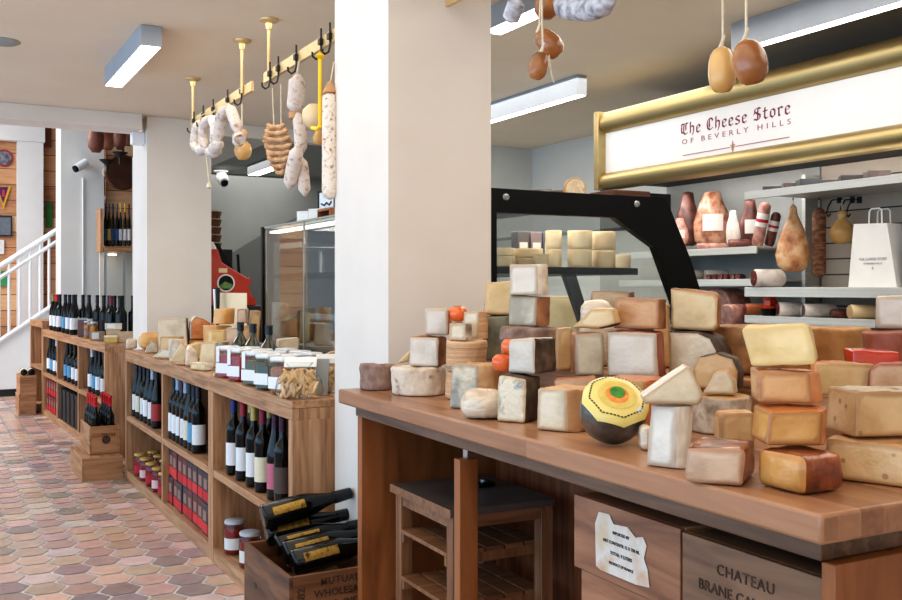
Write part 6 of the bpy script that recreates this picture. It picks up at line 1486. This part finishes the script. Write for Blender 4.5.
# U-shaped sausages
t, p = hang('hanging_sausage', 'white dried sausage loop at the far end of the brass rail', 200, 121)
hlink(t, rel(p, [(200, 121), (196, 132), (195, 144), (198, 151)]), .031, meat['bloom']); hlink(t, rel(p, [(198, 152), (206, 147.5), (208, 150)]), .030, meat['bloom'])
MB().tube(rel(p, [(200, 121), (201, 116), (205.5, 113)]), .003, 6).obj('string', M['string'], t); MB().tube(rel(p, [(206, 155), (208, 172), (209, 185)]), .0035, 6).obj('string_end', M['string'], t)
MB().lathe([(0, -.03), (.016, -.02), (.012, 0), (0, .012)], 10, Matrix.Translation(rel(p, [(209, 184)])[0])).obj('knot', M['string'], t)
t, p = hang('hanging_sausage', 'white dried sausage loop, second from the far end of the brass rail', 212, 117, X=HXX - .07)
hlink(t, rel(p, [(209, 117), (203.5, 127), (203, 140), (206, 148)], HXX - .07), .027, meat['bloom']); hlink(t, rel(p, [(211, 116), (215, 126), (215, 138), (213, 146)], HXX - .07), .027, meat['bloom'])
MB().tube(rel(p, [(210, 117), (212, 113), (215, 110)], HXX - .07), .003, 6).obj('string', M['string'], t)
hlink(t, rel(p, [(207, 151), (214, 153), (219, 150)], HXX - .07), .027, meat['bloom'])
t, p = hang('hanging_sausage', 'white dried sausage hanging as an arch from the fourth hook', 228, 106, X=HXX - .135)
XQ = HXX - .135
hlink(t, rel(p, [(226, 107), (221, 118), (219, 132), (219, 142)], XQ), .029, meat['bloom']); hlink(t, rel(p, [(229, 106), (233, 116), (237, 127), (238, 134)], XQ), .028, meat['bloom']); hlink(t, rel(p, [(220, 143), (216, 147), (212, 150)], XQ), .028, meat['bloom'])
MB().tube(rel(p, [(226, 108), (228, 104), (230, 106), (229, 108)], XQ), .006, 6).obj('string', M['string'], t)
hlink(t, rel(p, [(237, 135), (240, 139), (237, 143)], XQ), .028, meat['bloom'])
t, p = hang('hanging_provolone', 'small golden provolone hanging on a string from the fifth hook', 243, 140, 'cheese')
MB().tube(rel(p, [(243, 140), (242, 120), (242, 104)]), .0035, 6).obj('string', M['string'], t)
d = PX(243, 150); rr2 = .046
MB().lathe([(0, -1.15), (.5, -1.05), (.9, -.55), (1, 0), (.85, .55), (.45, .95), (.15, 1.05), (0, 1.05)], 20, Matrix.Translation(d - p) @ Matrix.Scale(rr2, 4)).jitter(.004, 20, 5).obj('cheese_body', meat['cacio'], t, smooth=80)
MB().lathe([(0, -.3), (.3, -.2), (.42, .1), (.3, .5), (0, .7)], 12, Matrix.Translation(PX(244.5, 136) - p) @ Matrix.Scale(.05, 4)).jitter(.006, 30, 6).obj('knob', meat['coil'], t, smooth=80)
# coil of dried figs / braided string
t, p = hang('dried_fig_braid', 'brown braided string of dried figs hanging from the brass rail', 277, 124, 'dried figs')
MB().tube(rel(p, [(274, 126), (273, 105), (272.5, 88)]), .003, 6).obj('string', M['string'], t); MB().tube(rel(p, [(281, 126), (281, 104), (281, 84)]), .003, 6).obj('string', M['string'], t)
rg = random.Random(5)
for k in range(15):
    f = k / 14; cy_ = 125 + 46 * f; half_w = 13.5 * sin(pi * (.22 + .68 * f)) ; cx_ = 275.5 + 4 * f
    for s_ in (-1, 1):
        a_ = (cx_ + s_ * (half_w + rg.uniform(-1, 1)), cy_ - 1.2 + rg.uniform(-.8, .8)); c_ = (cx_ - s_ * 1.5, cy_ + 1.8)
        Xo = HXX - .012 + .02 * (k % 2) + rg.uniform(-.006, .006)
        m_ = ((a_[0] + c_[0]) / 2 + s_ * 1.0, (a_[1] + c_[1]) / 2 + 1.4)
        q_ = hlink(t, rel(p, [a_, m_, c_], Xo), .0105, meat['coil'], 'dried_fig')
# link salami stack by the second rail
t, p = hang('hanging_salami_links', 'string of four white salami links hanging from the third hook of the near rail', 298, 70, 'salami')
MB().tube(rel(p, [(299, 62), (297, 74)]), .004, 6).obj('string', M['string'], t)
hlink(t, rel(p, [(298, 74), (296.5, 92), (295, 114)]), .038, meat['bloom'], 'salami_link')
hlink(t, rel(p, [(298, 113), (300, 130), (301, 155)], HXX), .027, meat['bloom'], 'salami_link')
hlink(t, rel(p, [(298, 146), (293, 168), (289, 189)], HXX - .05), .030, meat['bloom'], 'salami_link')
hlink(t, rel(p, [(301, 157), (303, 172), (305, 196)], HXX), .026, meat['bloom'], 'salami_link')
MB().lathe([(0, -.03), (.028, -.015), (.03, .01), (0, .03)], 10, Matrix.Translation(rel(p, [(295, 115)])[0])).jitter(.004, 40, 2).obj('tied_end', meat['coil'], t)
# yellow strap provolone
t, p = hang('strapped_provolone', 'pale round provolone in a bright yellow strap beside the big speckled salami', 316, 90, 'cheese')
c0 = PX(314.5, 116) - p
MB().lathe([(0, -1.05), (.5, -.95), (.9, -.5), (1, 0), (.9, .5), (.5, .9), (0, 1)], 22, Matrix.Translation(c0) @ Matrix.Scale(.052, 4)).obj('cheese_body', meat['fat'], t, smooth=80)
MB().tube(rel(p, [(320, 56), (320, 75), (320, 100), (320, 126)], HXX - .05), .008, 8).obj('strap', M['yellow'], t); MB().tube(rel(p, [(320, 126), (317, 129), (312, 128)], HXX - .058), .008, 8).obj('strap', M['yellow'], t)
MB().lathe([(0, -.02), (.02, 0), (0, .02)], 12, Matrix.Translation(PX(320, 56, HXX - .05) - p)).obj('knot', M['yellow'], t)
MB().tube([PX(320.5, 55, HXX - .05) - p, PX(323, 50, HXX) - p], .004, 6).obj('hook_loop', M['iron'], t)
t, p = hang('small_hanging_cheese', 'small tan cheese hanging below the strapped provolone', 318, 134, 'cheese')
MB().lathe([(0, -1.1), (.8, -.8), (1, 0), (.6, .9), (.2, 1.4), (0, 1.5)], 16, Matrix.Translation(PX(319, 138, HXX + .06) - p) @ Matrix.Scale(.028, 4)).obj('cheese_body', meat['cacio'], t, smooth=80)
MB().tube([PX(319, 132, HXX + .06) - p, PX(321, 62, HXX + .02) - p], .003, 6).obj('string', M['string'], t)
# big speckled salami
t, p = hang('large_salami', 'large white speckled salami hanging right against the pillar edge', 329, 92, 'salami', X=HXX - .03)
X = HXX - .03; d = X / ray(330, HZ).x; r = 16 / 2 / F * d
zt_, zb2 = PX(330, 92, X), PX(330, 200, X); H = zt_.z - zb2.z
MB().lathe([(0, 0), (r * .5, .006), (r * .92, .03 * H), (r, .1 * H), (r * .97, .9 * H), (r * .85, .96 * H), (r * .3, .995 * H), (0, H)], 22, Matrix.Translation(PX(330, 200, X) - p)).jitter(.003, 26, 9).obj('casing', meat['speck'], t, smooth=80)
MB().lathe([(0, 0), (.03, .006), (.02, .03), (.008, .05), (0, .055)], 12, Matrix.Translation(zt_ - p + Vector((0, 0, -.01)))).jitter(.003, 50, 3).obj('tied_end', meat['coil'], t)
MB().tube([zt_ - p + Vector((0, 0, .03)), PX(334, 62, X) - p], .003, 6).obj('string', M['string'], t)
# goods hanging over the counter, their rail is above the picture
X2 = 1.62
def pear(px, py0, py1, wpx, label, X, m, rot=0, name='hanging_caciocavallo', top=None):
    a = on_x(px, py0, X); b = on_x(px, py1, X); d = X / ray(px, HZ).x; H = a.z - b.z; r = wpx / 2 / F * d; c = on_x(px, (py0 + py1) / 2, X)
    t = thing(name, label, 'cheese', c, facing(px))
    MB().lathe([(0, -.5 * H), (r * .55, -.47 * H), (r * .9, -.30 * H), (r, -.1 * H), (r * .93, .16 * H), (r * .78, .34 * H), (r * .55, .44 * H), (r * .2, .5 * H), (0, .5 * H)], 22, Matrix.Rotation(R(rot), 4, 'Y')).jitter(r * .22, 11, px).obj('cheese_body', m, t, smooth=80)
    x_, z_ = sin(R(rot)) * H * .5, cos(R(rot)) * H * .5
    zc = 2.34 - c.z
    MB().tube([(x_, 0, z_ - .008), (x_ * 1.0 + .002, 0, z_ + .02), (x_ * .6, 0, zc)], .0032, 6).obj('string', M['string'], t)
    MB().tube([(x_ - .004, 0, z_ - .004), (x_ + .006, 0, z_ + .028)], [.006, .003], 7).obj('string_knot', M['string'], t)
    return t
pear(722, 47, 92, 28, 'pale golden caciocavallo of the pair hanging in front of the shop sign, the far one', X2, meat['cacio'])
pear(750, 40, 85, 33, 'darker caciocavallo of the pair hanging in front of the shop sign, the near one', X2 - .02, meat['smoked'], rot=-12)
pear(548.5, 28, 60, 25, 'brown smoked cheese hanging over the counter, middle of three', X2 + .0, meat['smoked'], rot=-38, name='hanging_smoked_cheese')
t = pear(538.5, 52, 81, 21, 'brown smoked cheese hanging lowest of three over the counter', X2 - .07, meat['smoked'], rot=14, name='hanging_smoked_cheese')
MB().tube([(.03, -.01, .03), (.036, -.01, -.02), (.044, -.01, -.05)], .002, 5).obj('loose_string', M['string'], t)
pear(547, -10, 19, 24, 'brown smoked cheese cut off by the top edge, uppermost of three over the counter', X2 + .09, meat['smoked'], rot=8, name='hanging_smoked_cheese')
t, p = hang('hanging_salami', 'bluish mould salami hanging sideways above the smoked cheeses', 584, 5, 'salami', X=X2)
hlink(t, [PX(556, 2, X2) - p, PX(568, 8, X2) - p, PX(590, 9, X2) - p, PX(614, 0, X2) - p], .034, meat['bluish'], 'casing'); MB().tube([PX(584, 0, X2) - p, Vector((0, 0, 2.34 - p.z))], .003, 6).obj('string', M['string'], t)
t, p = hang('hanging_salami', 'white salami end hanging at the top edge beside the pillar', 515, 10, 'salami', X=X2 - .05)
hlink(t, [PX(522, -22, X2 - .05) - p, PX(517, -2, X2 - .05) - p], .02, meat['bluish'], 'casing'); hlink(t, [PX(518, -1, X2 - .05) - p, PX(514, 10, X2 - .05) - p, PX(509, 22, X2 - .05) - p], .027, meat['bluish'], 'casing')
MB().tube([PX(522, -22, X2 - .05) - p, Vector((0, 0, 2.34 - p.z)) + Vector((0, 0, 0))], .003, 6).obj('string', M['string'], t)
# rail over the counter that carries them
t = thing('hanging_rail', 'satin brass hanging rail over the butcher block counter', 'hanging rail', (X2, 0, 0))
MB().box(-.008, .008, 1.2, 2.95, 2.345, 2.395).obj('bar', M['brass_rail'], t, .001)
for y in (1.4, 2.7): MB().tube([(-.016, y, 2.35), (-.016, y, CE - .004)], .0075, 10).obj('rod', M['brass_rail'], t); MB().lathe([(.012, -.05), (.016, -.02), (.045, -.010), (.047, -.001), (0, -.001)], 24, Matrix.Translation((-.016, y, CE))).obj('ceiling_disc', M['brass_rail'], t)

# ---------------------------------------------------------------- stairs, far wall, hams at the back
SYY = 13.0
def SP(px, py, y=SYY): return on_y(px, py, y)
stq = thing('stair_railing', 'white painted stair railing rising along the plank wall', 'railing', (0, SYY, 0))
r0, r1 = SP(-12, 274), SP(135, 181)
def onrail(x, dz=0): f = (x - r0.x) / (r1.x - r0.x); return Vector((x, 0, r0.z + (r1.z - r0.z) * f + dz))
off = lambda v: (v.x, v.y, v.z)
MB().tube([off(onrail(r0.x)), off(onrail(r1.x))], .035, 8).obj('handrail', M['white'], stq)
MB().tube([off(onrail(r0.x, -.14)), off(onrail(r1.x, -.14))], .026, 8).obj('upper_bar', M['white'], stq)
dzl = SP(10, 335).z - SP(10, 261).z - .0
MB().tube([off(onrail(r0.x, dzl)), off(onrail(r1.x, dzl))], .03, 8).obj('lower_bar', M['white'], stq)
k = 0
for px in (-1, 9, 19.5, 30, 40, 49, 102, 108, 114, 120, 126):
    x = SP(px, 300).x
    MB().tube([off(onrail(x, dzl)), off(onrail(x, -.03))], .018, 8).obj('baluster', M['white'], stq)
# stair flight under the railing: stepped solid
fx0, fx1 = r0.x, r1.x; prof = [(fx0, 0.0)]
x = fx0; z = r0.z + dzl - .12; slope = (r1.z - r0.z) / (r1.x - r0.x); n = 9; dx = (fx1 - fx0) / n
prof.append((fx0, z))
for i in range(n):
    prof.append((fx0 + dx * i, z + slope * dx * (i + .0))); prof.append((fx0 + dx * (i + 1), z + slope * dx * i))
prof.append((fx1, 0.0))
pp = [prof[0]] + [q for i, q in enumerate(prof[1:]) if i == 0 or (q[0] - prof[1:][i - 1][0]) ** 2 + (q[1] - prof[1:][i - 1][1]) ** 2 > 1e-8]
sf = thing('staircase', 'white-sided wooden staircase rising behind the far shelving', 'staircase', (0, SYY, 0))
MB().prism(pp, -1.3, -.08, RX).obj('steps', M['oak_x'], sf, smooth=20)
sz = lambda x: r0.z + dzl + slope * (x - fx0)
MB().prism([(fx0, 0.09), (fx1, 0.09), (fx1, sz(fx1) - .03), (fx0, sz(fx0) - .03)], -.07, -.02, RX).obj('side_panel', M['plaster_white'], sf, smooth=20)
MB().prism([(fx0, 0.0), (fx1, 0.0), (fx1, .089), (fx0, .089)], -.07, -.012, RX).obj('base_strip', M['black_matte'], sf, smooth=20)
for i in range(2): pass
# decorations on the plank wall
def wallframe(px0, px1, py0, py1, label, cat, col, name='framed_photo', frame=True, y=14.59):
    a = on_y(px0, py1, y); b = on_y(px1, py0, y); t = thing(name, label, cat, (a.x, y - .001, a.z)); W = b.x - a.x; H = b.z - a.z; f = W * .09
    paint(MB().box(f if frame else 0, W - (f if frame else 0), -.02, -.002, f if frame else 0, H - (f if frame else 0)).obj('print', M['box'], t), col)
    if frame:
        for bx in ((0, W, 0, f - .001), (0, W, H - f + .001, H)): MB().box(bx[0], bx[1], -.035, -.001, bx[2], bx[3]).obj('frame_bar', M['black_matte'], t)
        for x in (0, W - f + .001): MB().box(x, x + f - .001, -.035, -.001, f, H - f).obj('frame_bar', M['black_matte'], t)
    return t
wallframe(-3, 12, 216, 236, 'black framed photo on the plank wall above the railing', 'framed photo', (110, 120, 130))
wallframe(-3, 4, 240, 254, 'small white paper notice on the plank wall under the framed photo', 'notice', (226, 226, 226), 'paper_sign', False)
wallframe(-3, 8, 271, 286, 'green printed banner on the plank wall behind the balusters', 'sign', (60, 150, 100), 'green_sign', False)
wallframe(45.5, 52, 203, 228, 'green sign on the plank wall beside the far column', 'sign', (40, 110, 50), 'green_sign', False, 14.58)
a = on_y(50, 121, 14.58); b = on_y(43.5, 149, 14.58)
wallframe(44, 51, 118, 147, 'dark wooden plaque high on the plank wall beside the far column', 'sign', (110, 62, 36), 'wooden_sign', False, 14.58)
q = on_y(4, 158, 14.58); t = thing('round_sign', 'round red and blue badge sign on the plank wall above the pennant', 'badge', q)
MB().lathe([(0, .002), (.12, .0), (.12, -.012)], 28, RX).obj('rim', mat('badge_red', [(150, 40, 50)], rough=.5), t); MB().lathe([(0, .006), (.095, .004), (.095, -.001)], 28, RX).obj('centre', mat('badge_blue', [(60, 64, 84), (150, 150, 160)], scale=20, rough=.5), t)
t = thing('hanging_pennant', 'purple and gold triangular pennant on the plank wall', 'pennant', (0, 14.58, 0))
pn = lambda px, py: (on_y(px, py, 14.58).x, on_y(px, py, 14.58).z)
MB().prism([pn(-4, 186), pn(11, 186.5), pn(3.5, 209)], .001, .006, RX).obj('gold_edge', mat('pennant_gold', [(206, 160, 50)], rough=.7), t, smooth=0); MB().prism([pn(-3, 187), pn(8, 187), pn(3, 203)], .007, .012, RX).obj('purple_field', mat('pennant_purple', [(80, 30, 90)], rough=.7), t, smooth=0)
MB().prism([pn(2, 190), pn(4.6, 190), pn(4.6, 197), pn(2, 197)], .0125, .014, RX).obj('emblem', mat('pennant_red', [(200, 60, 60)], rough=.7), t, smooth=0)
# hams hanging beyond the column, pan and wine funnel
HY = 11.6
for i, (px, py0, py1, w) in enumerate(((96, 112, 153, 16), (107, 110, 150, 16), (120, 112, 150, 12), (128, 112, 146, 9))):
    a = on_y(px, py0, HY + .32 * (i % 2)); b = on_y(px, py1, HY + .32 * (i % 2)); d = a.x * sT + a.y * cT; r = w / 2 / F * d; H = a.z - b.z
    t = thing('hanging_ham', 'dark cured ham hanging beyond the middle column, %s from the far column' % ORD[i], 'ham', (a.x, a.y, b.z), 0, None)
    MB().lathe([(0, 0), (r * .5, .01 * H), (r * .95, .14 * H), (r, .35 * H), (r * .85, .6 * H), (r * .6, .85 * H), (r * .4, H), (0, H)], 16, sy=.7).jitter(.012, 6, px).obj('meat', mat('old_ham', [(92, 48, 36), (130, 76, 56), (160, 110, 86)], scale=6, rough=.5, bump=.3, coat=.2), t, smooth=80)
    MB().tube([(0, 0, H * .98), (0, 0, 4.19 - b.z)], .006, 6).obj('rope', M['string'], t)
    if i in (1, 2):
        z2 = on_y(px, py1 + (4 if i == 1 else 0), HY).z - b.z
        MB().lathe([(.012, -.14), (.02, -.06), (.09, .0), (.085, .004), (0, -.01)], 16, Matrix.Translation((0, 0, z2 - .03))).obj('drip_cup', M['black_matte'], t)
a = on_y(123, 172, HY + .5); t = thing('hanging_pan', 'dark round metal pan on the planks beyond the middle column', 'pan', a)
MB().lathe([(0, 0), (.2, 0), (.22, -.03), (.2, -.035)], 28, RX).obj('pan_body', mat('dark_copper', [(76, 48, 36), (100, 66, 50)], rough=.4, metal=.5), t); MB().tube([(0, 0.0, .21), (0, 0, .45)], .015, 8).obj('handle', M['iron'], t)
o = MB().box(2.0, 4.0, 12.5, 12.56, 0, 4.2).obj('wall_far_return', M['plank']); struct(o)
a = on_y(101, 165, 12.45); b = on_y(101, 195, 12.45)
o = MB().tube([a, b], .05, 10).obj('bottle_rack_post', wood('dark_post', [(50, 34, 26), (150, 110, 70), (70, 46, 32)], 'x', scale=16, k=1)); tag(o, 'dark striped wooden rod hanging below the ham drip cup', 'rod')
a = on_y(108.5, 172, 12.34); t = thing('spot_lamp', 'small pale spot lamp on the plank return wall', 'lamp', a)
MB().tube([(.05, 0, .03), (-.05, -.06, -.02)], .055, 12).obj('housing', M['plaster'], t); MB().tube([(0, .09, 0), (0, 0.01, 0)], .02, 8).obj('mount', M['plaster'], t)

# ---------------------------------------------------------------- light
def area(name, loc, rot, sx, sy, e, col):
    l = bpy.data.lights.new(name, 'AREA'); l.shape = 'RECTANGLE'; l.size = sx; l.size_y = sy; l.energy = e; l.color = col
    o = bpy.data.objects.new(name, l); COL.objects.link(o); o.location = loc; o.rotation_euler = rot; return o
area('window_daylight', (-3.15, 3.6, 1.45), (0, R(-90), 0), 2.0, 12, 300, (.38, .68, 1))
area('stair_daylight', (-1.5, 11.5, 3.9), (R(0), R(-20), 0), 3, 4, 440, (.97, .98, 1))
area('shop_light', (.5, 2.0, CE - .02), (0, 0, 0), 1.6, 5, 46, (1, .92, .82))
area('shop_light', (2.8, 2.2, CE - .02), (0, 0, 0), 1.0, 4.0, 44, (1, .93, .84))
area('shop_light', (3.5, 5.4, CE - .02), (0, 0, 0), 1.2, 2.8, 46, (1, .95, .88))
area('back_room_light', (3.2, 9.2, CE - .02), (0, 0, 0), 1.2, 2.6, 30, (1, .97, .92))
area('ceiling_fill', (-1.7, .9, 1.0), (R(180), 0, 0), 2.2, 6, 90, (1, .93, .84))  # upward fill added to brighten the ceiling
area('case_front_fill', (2.5, DY0 + .07, zT - .03), (R(62), 0, 0), .9, .05, 3.2, (1, .95, .88))  # unseen fill added to brighten the fronts of the case contents
area('shelf_spot', (1.35, 5.4, CE - .02), (0, 0, 0), .5, 2.6, 16, (1, .93, .82))
area('case_low_fill', (2.5, 4.4, SHZ - .04), (0, 0, 0), .5, 2.2, 8, (1, .96, .9))  # unseen fill added under the shelf for the lower part of the case
area('case_fill', (2.5, 4.7, zT - .02), (0, 0, 0), .5, 2.6, 34, (1, .96, .9))  # area light added to lift the dark case interior
area('fridge_fill', (FX + .09, 3.1, gbm + .01), (0, R(-40), 0), .06, 3.2, 15, (1, .95, .9))  # unseen fill added to light the meats from the front
area('camera_side_fill', (.4, -2.4, 1.95), (R(88), 0, 0), 4.5, 1.2, 20, (1, .86, .70))  # unseen warm fill from behind the viewpoint
w = bpy.data.worlds.new('world'); bpy.context.scene.world = w; w.use_nodes = True
w.node_tree.nodes['Background'].inputs[0].default_value = (.80, .88, 1, 1); w.node_tree.nodes['Background'].inputs[1].default_value = .55
# ---------------------------------------------------------------- camera
cd = bpy.data.cameras.new('camera'); cam = bpy.data.objects.new('camera', cd); COL.objects.link(cam)
cam.location = (0, 0, EYE); cam.rotation_euler = (R(90), 0, -TH); cd.sensor_width = 36; cd.lens = F / 902 * 36; cd.shift_y = -(300 - HZ) / 902; cd.clip_start = .05
bpy.context.scene.camera = cam
vs = bpy.context.scene.view_settings; vs.view_transform = 'Standard'; vs.look = 'Medium High Contrast'; vs.exposure = -.6
